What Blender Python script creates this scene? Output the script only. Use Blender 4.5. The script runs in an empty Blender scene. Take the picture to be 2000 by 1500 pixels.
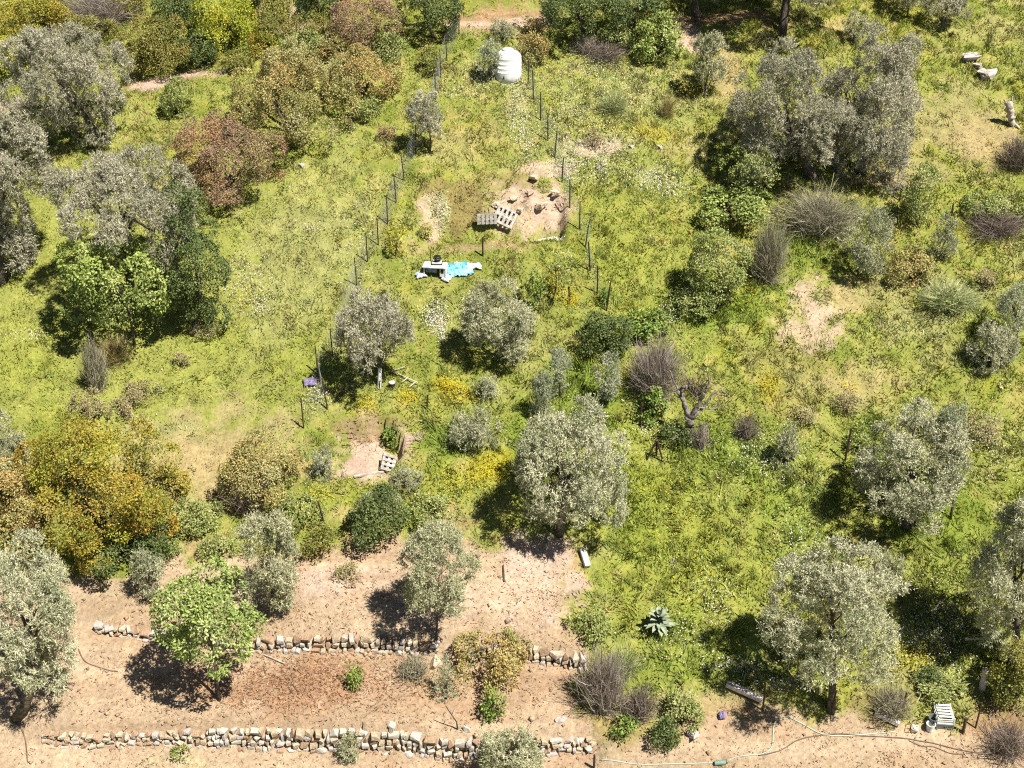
import bpy, bmesh, math
import numpy as np
from mathutils import Vector, Matrix

# ------------------------------------------------------------------ camera, sky, sun, exposure
PITCH = math.radians(30.0); FPX = 2475.0; DIST = 38.0
SUN_EL = math.radians(60.0); SHADOW_DIR = np.array([-0.78, 0.6258])
sc = bpy.context.scene
col = sc.collection
cam_d = bpy.data.cameras.new('camera'); cam = bpy.data.objects.new('camera', cam_d); col.objects.link(cam)
CAM = np.array([0.0, -DIST * math.cos(PITCH), DIST * math.sin(PITCH)])
cam.location = CAM; cam.rotation_euler = (math.radians(90) - PITCH, 0, 0)
cam_d.sensor_width = 36.0; cam_d.lens = 36.0 * FPX / 2000.0; cam_d.clip_end = 2000.0
sc.camera = cam
sc.render.resolution_x = 1024; sc.render.resolution_y = 768
world = bpy.data.worlds.new('World'); sc.world = world; world.use_nodes = True
wn = world.node_tree.nodes; wl = world.node_tree.links
sky = wn.new('ShaderNodeTexSky'); sky.sky_type = 'NISHITA'; sky.sun_disc = False; sky.air_density = 0.45; sky.dust_density = 0.15
sky.sun_elevation = SUN_EL; sky.sun_rotation = math.atan2(-SHADOW_DIR[0], -SHADOW_DIR[1])
wn['Background'].inputs['Strength'].default_value = 0.05
wl.new(sky.outputs[0], wn['Background'].inputs['Color'])
sun_d = bpy.data.lights.new('sun', 'SUN'); sun = bpy.data.objects.new('sun', sun_d); col.objects.link(sun)
sun_d.energy = 5.0; sun_d.angle = math.radians(0.5); sun_d.color = (1.0, 0.95, 0.86)
sd = Vector((SHADOW_DIR[0] * math.cos(SUN_EL), SHADOW_DIR[1] * math.cos(SUN_EL), -math.sin(SUN_EL)))
sun.rotation_euler = sd.to_track_quat('-Z', 'Y').to_euler(); sun.location = (20, -20, 40)
sc.view_settings.view_transform = 'Standard'; sc.view_settings.look = 'None'
sc.view_settings.exposure = 0.86; sc.view_settings.gamma = 1.0; sc.view_settings.use_curve_mapping = False
sc.render.engine = 'CYCLES'
sc.cycles.max_bounces = 5; sc.cycles.diffuse_bounces = 2; sc.cycles.transmission_bounces = 3; sc.cycles.glossy_bounces = 2
sc.cycles.filter_width = 1.15; sc.cycles.use_adaptive_sampling = True; sc.cycles.use_denoising = False

# ------------------------------------------------------------------ numeric helpers
RNG = np.random.default_rng(7)
SP, CP = math.sin(PITCH), math.cos(PITCH)
FWD = np.array([0, CP, -SP]); UPV = np.array([0, SP, CP])
SLOPE = math.tan(math.radians(24.0))
_T = np.random.default_rng(3).random((256, 256))

def vnoise(x, y, k=0):
    x = np.asarray(x, float) + 37.3 * k; y = np.asarray(y, float) + 91.7 * k
    xi = np.floor(x).astype(int); yi = np.floor(y).astype(int)
    fx = x - xi; fy = y - yi
    fx = fx * fx * (3 - 2 * fx); fy = fy * fy * (3 - 2 * fy)
    a = _T[xi & 255, yi & 255]; b = _T[(xi + 1) & 255, yi & 255]
    c = _T[xi & 255, (yi + 1) & 255]; d = _T[(xi + 1) & 255, (yi + 1) & 255]
    return (a * (1 - fx) + b * fx) * (1 - fy) + (c * (1 - fx) + d * fx) * fy - 0.5

def fbm(x, y, o=3, k=0):
    r = 0; s = 1.0; f = 1.0
    for i in range(o):
        r = r + s * vnoise(np.asarray(x) * f, np.asarray(y) * f, k + i); s *= 0.5; f *= 2.03
    return r

def sstep(e0, e1, x):
    t = np.clip((x - e0) / (e1 - e0), 0, 1); return t * t * (3 - 2 * t)

def ray(u, v):
    return FWD + np.array([1.0, 0, 0]) * ((u - 1000.0) / FPX) - UPV * ((v - 750.0) / FPX)

def plane_pt(u, v):                      # a sighting on the mean hillside plane
    d = ray(u, v); t = (CAM[2] - SLOPE * CAM[1]) / (SLOPE * d[1] - d[2]); return CAM + d * t

def unit(a):
    return a / np.maximum(np.linalg.norm(a, axis=-1, keepdims=True), 1e-9)

# ------------------------------------------------------------------ the hillside height field
W1 = np.array([plane_pt(*p)[:2] for p in [(180,1219),(290,1232),(400,1242),(490,1247),(600,1250),(700,1252),(840,1258),(900,1266),(1000,1272),(1060,1276),(1140,1292)]])
W2 = np.array([plane_pt(*p)[:2] for p in [(75,1436),(200,1436),(330,1434),(480,1432),(600,1434),(700,1438),(800,1446),(900,1454),(980,1454),(1060,1444),(1155,1434)]])
RD = np.array([plane_pt(*p)[:2] for p in [(-300,235),(0,195),(300,150),(570,60),(780,40),(930,32),(1050,28),(1300,40),(2300,-120)]])
H1, H2 = 0.46, 0.64

def outer(start, stop, step):
    r = []; x = start
    while x < stop:
        step *= 1.25; x += step; r.append(x)
    return np.array(r)
XS = np.concatenate([-(23 + outer(0, 160, .15))[::-1], np.arange(-23, 23.001, 0.115), 23 + outer(0, 160, .15)])
YS = np.concatenate([-(13.5 + outer(0, 120, .15))[::-1], np.arange(-13.5, 22.001, 0.115), 22 + outer(0, 180, .15)])
GX, GY = np.meshgrid(XS, YS)

def height(x, y):
    ye = np.where(y > 22, 22 + 60 * (1 - np.exp(-(y - 22) / 60)), y)
    ye = np.where(ye < -14, -14 - 25 * (1 - np.exp((ye + 14) / 25)), ye)
    z = SLOPE * ye
    z = z + 0.5 * vnoise(x / 6.5, y / 6.5, 1) * sstep(-6, -3, y) + 0.16 * vnoise(x / 1.9, y / 1.9, 2) + 0.07 * fbm(x / .55, y / .55, 2, 3)
    # terraces
    y1 = np.interp(x, W1[:, 0], W1[:, 1]); y2 = np.interp(x, W2[:, 0], W2[:, 1])
    f1 = sstep(W1[0, 0] - 1.0, W1[0, 0] + .8, x) * (.26 + .20 * sstep(-9.6, -7.4, x)); f2 = sstep(W2[0, 0] - 1.5, W2[0, 0] + 1.5, x) * (0.4 + 0.24 * sstep(-9.5, -6, x))
    yt = -4.6
    dA = f1 / 2 * np.clip((yt - y) / (yt - y1), 0, 1)
    tB = np.clip((y1 - y) / (y1 - y2), 0, 1); dB = -f1 / 2 + (f1 + f2) / 2 * tB
    dC = -f2 / 2 * np.clip(1 - (y2 - y) / 4.0, 0, 1)
    d = np.where(y > y1, dA, np.where(y > y2, dB, dC))
    z = z + d * (1 - sstep(1.75, 2.5, x))
    # dirt track bench with a cut bank above it
    yr = np.interp(x, RD[:, 0], RD[:, 1]); q = y - yr
    cut = np.where(q < -.9, 0, np.where(q < 1.1, -(q + .9) * SLOPE * .8, -.8 * SLOPE * 2.0 * np.clip(1 - (q - 1.1) / .9, 0, 1)))
    z = z + cut
    # clay cut with a level floor
    a = plane_pt(840, 492); b = plane_pt(1100, 440); c = plane_pt(1000, 385)
    mx = sstep(a[0] - .5, a[0] + .3, x) * (1 - sstep(b[0] - .1, b[0] + .15, x))
    dd = np.where(y < a[1], 0, np.where(y < b[1], -(y - a[1]) * .60, -(b[1] - a[1]) * .60 * np.clip(1 - (y - b[1]) / (c[1] - b[1]), 0, 1)))
    z = z + mx * dd * (1 + .5 * vnoise(x / .4, y / .4, 9)) + mx * (.34 * vnoise(x / .42, y / .33, 8) + .16 * vnoise(x / .17, y / .15, 10)) * ((y > b[1]) & (y < c[1] + .4))
    z = z + .05 * vnoise(x / 1.6, y / .22, 14) * (1 - sstep(1.75, 2.5, x)) * sstep(-4.4, -5.2, y)
    # small round pit
    p = plane_pt(722, 880); rr = np.hypot((x - p[0]) / 0.98, (y - p[1]) / 0.92) + .12 * vnoise(x / .5, y / .5, 12)
    z = z - np.where(rr < 1, (.24 + .26 * sstep(-.1, .7, x - p[0])) * (y - (p[1] - .95)), 0)
    return z

HZ = height(GX, GY)

def sample(F, x, y):
    x = np.asarray(x, float); y = np.asarray(y, float)
    i = np.clip(np.searchsorted(XS, x) - 1, 0, len(XS) - 2); j = np.clip(np.searchsorted(YS, y) - 1, 0, len(YS) - 2)
    fx = np.clip((x - XS[i]) / (XS[i + 1] - XS[i]), 0, 1); fy = np.clip((y - YS[j]) / (YS[j + 1] - YS[j]), 0, 1)
    if F.ndim == 3:
        fx = fx[..., None]; fy = fy[..., None]
    return (F[j, i] * (1 - fx) + F[j, i + 1] * fx) * (1 - fy) + (F[j + 1, i] * (1 - fx) + F[j + 1, i + 1] * fx) * fy

def gz(x, y):
    return sample(HZ, x, y)

def ground(u, v):                        # where the line of sight meets the hillside
    d = ray(u, v); t = np.linspace(22, 75, 1600); P = CAM + d * t[:, None]
    e = P[:, 2] - gz(P[:, 0], P[:, 1]); k = np.argmax(e < 0)
    if k == 0: return plane_pt(u, v)
    w = e[k - 1] / (e[k - 1] - e[k]); return P[k - 1] * (1 - w) + P[k] * w

def depth(P):
    return float(np.dot(np.asarray(P) - CAM, FWD))

def vpt(P, u, v, dy=0.0):                # the point of the upright plane through P seen at (u, v)
    d = ray(u, v); t = (P[1] + dy - CAM[1]) / d[1]; return CAM + d * t

# ------------------------------------------------------------------ mesh helpers
def mesh_arrays(name, V, F, C=None, smooth=False):
    V = np.ascontiguousarray(V, np.float32); F = np.ascontiguousarray(F, np.int32)
    me = bpy.data.meshes.new(name); k = F.shape[1]
    me.vertices.add(len(V)); me.vertices.foreach_set('co', V.ravel())
    me.loops.add(F.size); me.loops.foreach_set('vertex_index', F.ravel())
    me.polygons.add(len(F)); me.polygons.foreach_set('loop_start', np.arange(0, F.size, k, dtype=np.int32))
    if smooth: me.polygons.foreach_set('use_smooth', np.ones(len(F), bool))
    if C is not None:
        a = me.attributes.new('col', 'FLOAT_COLOR', 'POINT')
        c4 = np.ones((len(V), 4), np.float32); c4[:, :3] = np.clip(C, 0, 1); a.data.foreach_set('color', c4.ravel())
    me.update(calc_edges=True); me.validate()
    return me

def link(name, me, mat=None, parent=None, loc=None):
    o = bpy.data.objects.new(name, me); col.objects.link(o)
    if mat is not None and me is not None and len(me.materials) == 0: me.materials.append(mat)
    if parent is not None: o.parent = parent
    if loc is not None: o.location = [float(c) for c in loc]
    return o

def tag(o, label=None, cat=None, group=None, kind=None):
    for k, v in (('label', label), ('category', cat), ('group', group), ('kind', kind)):
        if v: o[k] = v
    return o

def thing(name, loc, label, cat, group=None, rz=0.0):
    o = link(name, None, loc=loc); o.rotation_euler = (0, 0, rz); o.empty_display_size = .2
    return tag(o, label, cat, group)

class MB:
    def __init__(s): s.v = []; s.f = []; s.n = 0
    def add(s, V, F):
        s.v.append(np.asarray(V, float)); s.f += [tuple(int(i) + s.n for i in f) for f in F]; s.n += len(V)
    def tube(s, pts, rad, n=7, cap=True, rough=0.0, rng=None):
        pts = np.asarray(pts, float); m = len(pts); rad = np.broadcast_to(np.asarray(rad, float), (m,))
        T = np.gradient(pts, axis=0); T = unit(T); ref = np.array([.31, .17, .93]) if abs(T[0][2]) < .9 else np.array([1., .2, 0])
        V = []
        for i in range(m):
            a = unit(np.cross(T[i], ref)); b = np.cross(T[i], a); th = np.arange(n) * 2 * math.pi / n
            r = rad[i] * (1 + (rough * (rng.random(n) - .5) if rng is not None else 0))
            V.append(pts[i] + (np.cos(th) * r)[:, None] * a + (np.sin(th) * r)[:, None] * b if np.ndim(r) else pts[i] + rad[i] * (np.cos(th)[:, None] * a + np.sin(th)[:, None] * b))
        F = [(i * n + j, i * n + (j + 1) % n, (i + 1) * n + (j + 1) % n, (i + 1) * n + j) for i in range(m - 1) for j in range(n)]
        if cap: F += [tuple(range(n))[::-1], tuple(range((m - 1) * n, m * n))]
        s.add(np.concatenate(V), F); return s
    def box(s, c, size, R=None, jit=0.0, rng=None):
        h = np.array(size) / 2.0; V = np.array([[x, y, z] for x in (-1, 1) for y in (-1, 1) for z in (-1, 1)]) * h
        if jit: V = V + (rng.random(V.shape) - .5) * jit
        if R is not None: V = V @ np.asarray(R).T
        s.add(V + np.asarray(c, float), [(0,1,3,2),(4,6,7,5),(0,4,5,1),(2,3,7,6),(0,2,6,4),(1,5,7,3)]); return s
    def lathe(s, prof, n=24, c=(0, 0, 0)):
        V = [[r * math.cos(t) + c[0], r * math.sin(t) + c[1], z + c[2]] for r, z in prof for t in np.arange(n) * 2 * math.pi / n]
        m = len(prof); F = [(i * n + j, i * n + (j + 1) % n, (i + 1) * n + (j + 1) % n, (i + 1) * n + j) for i in range(m - 1) for j in range(n)]
        F += [tuple(range(n))[::-1], tuple(range((m - 1) * n, m * n))]
        s.add(V, F); return s
    def mesh(s, name, smooth=False):
        me = bpy.data.meshes.new(name); me.from_pydata(np.concatenate(s.v).tolist(), [], s.f)
        if smooth: me.polygons.foreach_set('use_smooth', [True] * len(me.polygons))
        me.update(); return me
    def build(s, name, mat, parent=None, loc=None, smooth=False, bevel=0.0):
        o = link(name, s.mesh(name, smooth), mat, parent, loc)
        if bevel:
            b = o.modifiers.new('b', 'BEVEL'); b.width = bevel; b.segments = 2
        return o

def rot(ax, ay, az):
    return np.array(Matrix.Rotation(az, 3, 'Z') @ Matrix.Rotation(ay, 3, 'Y') @ Matrix.Rotation(ax, 3, 'X'))

# ------------------------------------------------------------------ materials
def new_mat(name):
    m = bpy.data.materials.new(name); m.use_nodes = True; n = m.node_tree.nodes; return m, n, m.node_tree.links, n['Principled BSDF']

def leaf_mat(name, transl=.28, rough=.55, spec=.35):
    m, n, l, p = new_mat(name)
    a = n.new('ShaderNodeAttribute'); a.attribute_name = 'col'
    p.inputs['Roughness'].default_value = rough; p.inputs['Specular IOR Level'].default_value = spec
    l.new(a.outputs['Color'], p.inputs['Base Color'])
    t = n.new('ShaderNodeBsdfTranslucent'); mx = n.new('ShaderNodeMixShader'); mx.inputs[0].default_value = transl
    g = n.new('ShaderNodeMixRGB'); g.blend_type = 'MULTIPLY'; g.inputs[0].default_value = 1; g.inputs[2].default_value = (1.0, 1.0, .55, 1)
    l.new(a.outputs['Color'], g.inputs[1]); l.new(g.outputs[0], t.inputs[0])
    l.new(p.outputs[0], mx.inputs[1]); l.new(t.outputs[0], mx.inputs[2]); l.new(mx.outputs[0], n['Material Output'].inputs[0])
    return m

def noise_mat(name, c1, c2, scale=6.0, rough=.85, bump=.0, spec=.2, c3=None, detail=5.0):
    m, n, l, p = new_mat(name)
    tc = n.new('ShaderNodeTexCoord'); nz = n.new('ShaderNodeTexNoise'); nz.inputs['Scale'].default_value = scale; nz.inputs['Detail'].default_value = detail
    l.new(tc.outputs['Object'], nz.inputs['Vector'])
    r = n.new('ShaderNodeValToRGB'); r.color_ramp.elements[0].position = .35; r.color_ramp.elements[1].position = .68
    r.color_ramp.elements[0].color = (*c1, 1); r.color_ramp.elements[1].color = (*c2, 1)
    if c3:
        e = r.color_ramp.elements.new(.52); e.color = (*c3, 1)
    l.new(nz.outputs['Fac'], r.inputs[0]); l.new(r.outputs[0], p.inputs['Base Color'])
    p.inputs['Roughness'].default_value = rough; p.inputs['Specular IOR Level'].default_value = spec
    if bump:
        b = n.new('ShaderNodeBump'); b.inputs['Strength'].default_value = bump; b.inputs['Distance'].default_value = .02
        l.new(nz.outputs['Fac'], b.inputs['Height']); l.new(b.outputs[0], p.inputs['Normal'])
    return m

M = {}
M['leaf'] = leaf_mat('leaf', .11); M['grass'] = leaf_mat('grass_blade', .2, .6, .25)
M['petal'] = leaf_mat('petal', .2, .6, .1)
M['bark'] = noise_mat('bark', (.05, .04, .03), (.17, .14, .11), 14, bump=.8)
M['bark_dark'] = noise_mat('bark_dark', (.035, .027, .02), (.11, .085, .06), 14, bump=.8)
M['dead_wood'] = noise_mat('dead_wood', (.10, .08, .07), (.34, .30, .26), 10, bump=.6)
M['pale_wood'] = noise_mat('pale_wood', (.30, .26, .21), (.54, .48, .41), 9, bump=.3)
M['pallet'] = noise_mat('pallet_wood', (.26, .24, .21), (.46, .43, .38), 7, bump=.3)
M['rust'] = noise_mat('rusty_steel', (.03, .022, .018), (.10, .055, .035), 20)
M['wire'] = noise_mat('galvanised_wire', (.22, .23, .22), (.34, .35, .34), 5, rough=.5)
M['netgreen'] = noise_mat('green_wire', (.12, .20, .15), (.22, .31, .25), 5, rough=.6)
M['white_plastic'] = noise_mat('white_plastic', (.60, .60, .57), (.80, .80, .78), 4, rough=.45, spec=.4)
M['black_plastic'] = noise_mat('black_plastic', (.012, .012, .013), (.035, .034, .033), 8, rough=.5, spec=.4)
M['grey_plastic'] = noise_mat('grey_plastic', (.10, .115, .12), (.20, .22, .22), 5, rough=.5)
M['tarp'] = noise_mat('blue_tarp', (.05, .32, .42), (.36, .62, .68), 4, rough=.4, spec=.4)
M['pale_sheet'] = noise_mat('pale_sheet', (.38, .52, .62), (.72, .74, .76), 6, rough=.45)
M['bluebag'] = noise_mat('blue_bag', (.07, .13, .36), (.40, .48, .62), 9, rough=.5)
M['violet'] = noise_mat('violet_cloth', (.14, .11, .21), (.32, .27, .40), 8)
M['hose_green'] = noise_mat('hose_green', (.28, .38, .30), (.42, .50, .40), 3, rough=.5)
M['hose_brown'] = noise_mat('hose_brown', (.10, .065, .05), (.20, .14, .11), 4, rough=.6)
M['concrete'] = noise_mat('concrete', (.48, .40, .37), (.66, .58, .54), 12, bump=.3)
M['terracotta'] = noise_mat('terracotta', (.36, .14, .07), (.52, .24, .13), 8)
M['stone'] = [noise_mat('stone_a', (.27, .20, .13), (.47, .38, .27), 5, bump=.6), noise_mat('stone_b', (.34, .27, .19), (.54, .47, .36), 5, bump=.6),
              noise_mat('stone_c', (.24, .155, .10), (.41, .29, .19), 6, bump=.6), noise_mat('stone_d', (.32, .28, .25), (.48, .44, .40), 6, bump=.6)]
M['stone_white'] = noise_mat('stone_white', (.38, .34, .28), (.56, .52, .46), 4, bump=.5)
M['clay_rock'] = noise_mat('clay_rock', (.48, .36, .25), (.66, .53, .39), 5, bump=.8)
M['rock'] = noise_mat('rock', (.26, .22, .19), (.62, .55, .50), 5, bump=1.0, c3=(.46, .40, .36))

def ground_mat():
    m, n, l, p = new_mat('hillside_ground')
    a = n.new('ShaderNodeAttribute'); a.attribute_name = 'col'
    tc = n.new('ShaderNodeTexCoord')
    n1 = n.new('ShaderNodeTexNoise'); n1.inputs['Scale'].default_value = 9; n1.inputs['Detail'].default_value = 8; n1.inputs['Roughness'].default_value = .7
    l.new(tc.outputs['Object'], n1.inputs['Vector'])
    r = n.new('ShaderNodeValToRGB'); r.color_ramp.elements[0].position = .3; r.color_ramp.elements[1].position = .72
    r.color_ramp.elements[0].color = (.62, .60, .58, 1); r.color_ramp.elements[1].color = (1.22, 1.2, 1.18, 1)
    l.new(n1.outputs['Fac'], r.inputs[0])
    mu = n.new('ShaderNodeMixRGB'); mu.blend_type = 'MULTIPLY'; mu.inputs[0].default_value = 1
    l.new(a.outputs['Color'], mu.inputs[1]); l.new(r.outputs[0], mu.inputs[2]); l.new(mu.outputs[0], p.inputs['Base Color'])
    p.inputs['Roughness'].default_value = .95; p.inputs['Specular IOR Level'].default_value = .1
    n2 = n.new('ShaderNodeTexNoise'); n2.inputs['Scale'].default_value = 7; n2.inputs['Detail'].default_value = 9; n2.inputs['Roughness'].default_value = .75
    l.new(tc.outputs['Object'], n2.inputs['Vector'])
    b = n.new('ShaderNodeBump'); b.inputs['Strength'].default_value = .9; b.inputs['Distance'].default_value = .07
    l.new(n2.outputs['Fac'], b.inputs['Height']); l.new(b.outputs[0], p.inputs['Normal'])
    return m
M['ground'] = ground_mat()

# ------------------------------------------------------------------ ground cover fields
KIND = {  # colour, grass density, grass height
    'soil': ((.43, .325, .222), .20, .045), 'clay': ((.545, .42, .35), .13, .07), 'rust': ((.34, .21, .125), .05, .05), 'redsoil': ((.40, .265, .165), .05, .05),
    'dry': ((.37, .335, .16), .55, .06), 'tan': ((.43, .345, .19), .30, .05), 'lush': ((.195, .27, .045), 1.25, .16), 'lime': ((.285, .325, .06), 1.1, .11),
    'yellow': ((.38, .35, .035), 1.0, .14), 'pale': ((.345, .355, .16), .9, .10), 'dark': ((.17, .20, .05), 1.1, .12), 'brown': ((.27, .20, .10), .5, .10),
    'mown': ((.295, .325, .085), .85, .06), 'tall': ((.27, .31, .075), 1.15, .15)}
BLOBS = [
      # u, v, width, height, kind, amount
    (250,620,760,420,'mown',.9), (60,540,260,330,'mown',.8), (540,560,330,420,'mown',.7), (420,880,340,190,'dry',.9), (395,895,190,90,'tan',.75), (320,830,120,40,'pale',.6),
    (560,520,200,260,'pale',.45), (600,700,140,120,'lime',.5), (430,640,120,80,'lime',.5), (90,650,160,60,'lime',.6), (60,720,120,80,'lime',.5), (280,330,180,60,'lime',.4),
    (310,145,150,45,'clay',1), (20,195,90,40,'clay',1), (590,42,120,70,'clay',1), (400,150,90,20,'soil',.8), (980,32,190,60,'clay',1), (975,5,190,40,'redsoil',.9), (960,60,130,40,'tan',.7),
    (1345,60,60,110,'clay',.9), (1420,150,70,110,'tan',.7), (1420,30,150,50,'redsoil',.8), (1640,60,60,50,'tan',.6),
    (1012,394,160,64,'clay',.8), (1070,397,104,60,'clay',.85), (1000,360,100,30,'brown',.5), (1060,372,40,30,'lime',.7), (960,395,30,40,'lime',.5), (900,390,130,70,'brown',.7), (838,430,40,70,'clay',.9), (950,477,270,34,'tan',.85), (890,492,200,24,'tan',.6), (860,405,50,50,'pale',.7), (1060,340,100,36,'clay',.8),
    (1150,292,120,28,'clay',.9), (1110,300,60,60,'pale',.8), (1230,258,180,34,'yellow',.6), (1330,290,110,50,'tan',.5), (1290,275,80,16,'yellow',.7), (930,270,130,40,'tan',.3), (880,300,120,60,'dry',.4),
    (1590,600,100,110,'clay',.8), (1555,635,110,60,'clay',.65), (1565,615,40,40,'lime',.7), (1610,570,30,40,'pale',.7), (1650,565,60,50,'tan',.8), (1700,560,160,60,'dry',.6), (1780,620,150,60,'pale',.7), (1850,580,120,90,'pale',.8),
    (1860,240,230,150,'dry',.8), (1930,280,150,100,'tan',.7), (1780,330,160,70,'dry',.7), (1720,345,110,30,'tan',.8), (1750,100,160,70,'lime',.3), (1930,60,160,70,'dry',.4), (1880,380,140,40,'lime',.5), (1530,50,90,60,'brown',.6),
    (1560,730,160,120,'brown',.3), (1660,740,110,70,'tan',.5), (1750,720,80,60,'tan',.4), (1500,760,50,70,'yellow',.5), (1330,1010,330,260,'lime',.55), (1560,1010,120,200,'lush',.6), (1250,990,160,220,'lush',.6), (1400,1060,200,200,'tall',.7),
    (1840,1030,170,150,'lush',.7), (1350,1160,220,260,'lime',.6), (1850,1200,170,220,'tall',.8), (1780,1290,120,50,'yellow',.35), (1350,1290,280,120,'lush',.5), (1760,1340,180,60,'dry',.5), (1400,900,200,140,'tall',.8), (1380,920,180,80,'lush',.4),
    (1150,800,150,110,'lush',1), (1130,755,120,90,'lush',.9), (1070,900,120,150,'lush',.8), (855,870,90,90,'lush',.9), (1420,600,160,100,'lush',.8), (1330,620,120,60,'lush',.6), (1560,470,140,80,'lush',.7), (1650,420,90,80,'lush',.5), (1930,650,120,100,'lush',.5), (1700,870,120,120,'lush',.5), (1440,880,150,100,'lush',.6), (1020,830,60,120,'lush',.8), (790,870,60,60,'lime',.8), (700,960,160,50,'lime',.8), (840,960,140,80,'lime',.7), (1260,900,80,120,'lime',.6),
    (900,760,260,120,'tall',.5), (965,930,80,60,'yellow',.7), (890,778,70,40,'yellow',.6), (715,800,50,40,'yellow',.4), (800,790,60,26,'yellow',.6), (870,765,40,40,'yellow',.6), (1090,565,60,60,'yellow',.5), (1115,590,40,40,'yellow',.6), (780,455,70,40,'yellow',.4),
    (725,880,138,92,'clay',1), (690,905,70,60,'clay',1), (725,835,130,24,'brown',.7), (600,905,90,30,'tan',.5), (690,1010,90,30,'tan',.4), (880,1030,90,50,'redsoil',.5),
    (1200,240,330,260,'pale',.35), (1200,560,160,300,'lime',.35), (1250,470,250,240,'lime',.4), (640,460,240,360,'pale',.3), (960,560,320,170,'dark',.22), (960,640,200,110,'pale',.3), (1330,1390,420,60,'dry',.7), (1450,1365,160,40,'dry',.6), (1010,160,60,200,'pale',.5)]
POLY = [
    ('soil', .97, [(-220,1150),(0,1130),(150,1135),(330,1100),(480,1085),(600,1082),(700,1070),(770,1052),(860,1062),(950,1066),(1060,1066),(1128,1068),(1105,1120),(1105,1180),(1112,1230),(1140,1290),(1130,1360),(1165,1440),(1180,1530),(1150,1640),(-260,1640)]),
    ('soil', .95, [(1165,1465),(1290,1440),(1400,1400),(1480,1392),(1560,1395),(1650,1412),(1740,1420),(1860,1432),(1960,1440),(2080,1440),(2080,1640),(1100,1640)])]
SPOTS2 = [(960,1350,330,70,'redsoil',.55), (300,1300,260,60,'redsoil',.3), (800,1370,300,50,'rust',.4), (560,1100,260,40,'redsoil',.45), (1180,1420,160,60,'rust',.5), (1600,1420,300,30,'redsoil',.3), (590,1340,330,110,'rust',.85), (760,1300,220,60,'redsoil',.6), (1020,1330,150,70,'redsoil',.45), (940,1410,160,20,'redsoil',.6), (1110,1130,60,90,'redsoil',.55), (690,1080,130,60,'redsoil',.6), (420,1075,100,50,'redsoil',.55), (330,1205,260,24,'redsoil',.5), (230,1235,130,30,'redsoil',.5),
    (850,1480,200,24,'redsoil',.6), (1090,1465,110,30,'redsoil',.6), (1050,1130,150,120,'clay',.7), (650,1150,260,60,'clay',.6), (860,1190,200,60,'clay',.4), (350,1480,140,20,'dry',.6), (1390,1405,110,60,'redsoil',.45), (1480,1385,90,40,'redsoil',.5), (1500,1430,60,40,'redsoil',.4), (1960,1420,120,90,'rust',.8), (1720,1380,110,40,'brown',.6), (860,1330,120,60,'dry',.3), (300,1180,300,60,'dry',.2), (1286,1222,60,60,'mown',.9), (1278,890,50,40,'mown',.7)]

def ell(x, y, u, v, w, h, k):
    p = plane_pt(u, v); S = FPX / depth(p); ry = h / 2 / (S * .81); rx = w / 2 / S
    q = np.hypot((x - p[0]) / rx, (y - p[1]) / ry)
    return sstep(1.3, .62, q + .95 * vnoise(x / .6, y / .6, k) + .9 * vnoise(x / .2, y / .2, k + 1))

def poly_mask(x, y, pts):
    P = np.array([plane_pt(*p)[:2] for p in pts]); n = len(P); ins = np.zeros(x.shape, bool); dm = np.full(x.shape, 1e9)
    for i in range(n):
        a = P[i]; b = P[(i + 1) % n]
        c = ((a[1] > y) != (b[1] > y)) & (x < (b[0] - a[0]) * (y - a[1]) / (b[1] - a[1] + 1e-12) + a[0]); ins ^= c
        ab = b - a; t = np.clip(((x - a[0]) * ab[0] + (y - a[1]) * ab[1]) / (ab @ ab), 0, 1)
        dm = np.minimum(dm, np.hypot(x - a[0] - t * ab[0], y - a[1] - t * ab[1]))
    s = np.where(ins, dm, -dm) + .5 * vnoise(x / .6, y / .6, 31) + .35 * vnoise(x / .2, y / .2, 32)
    return sstep(-.18, .18, s)

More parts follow.
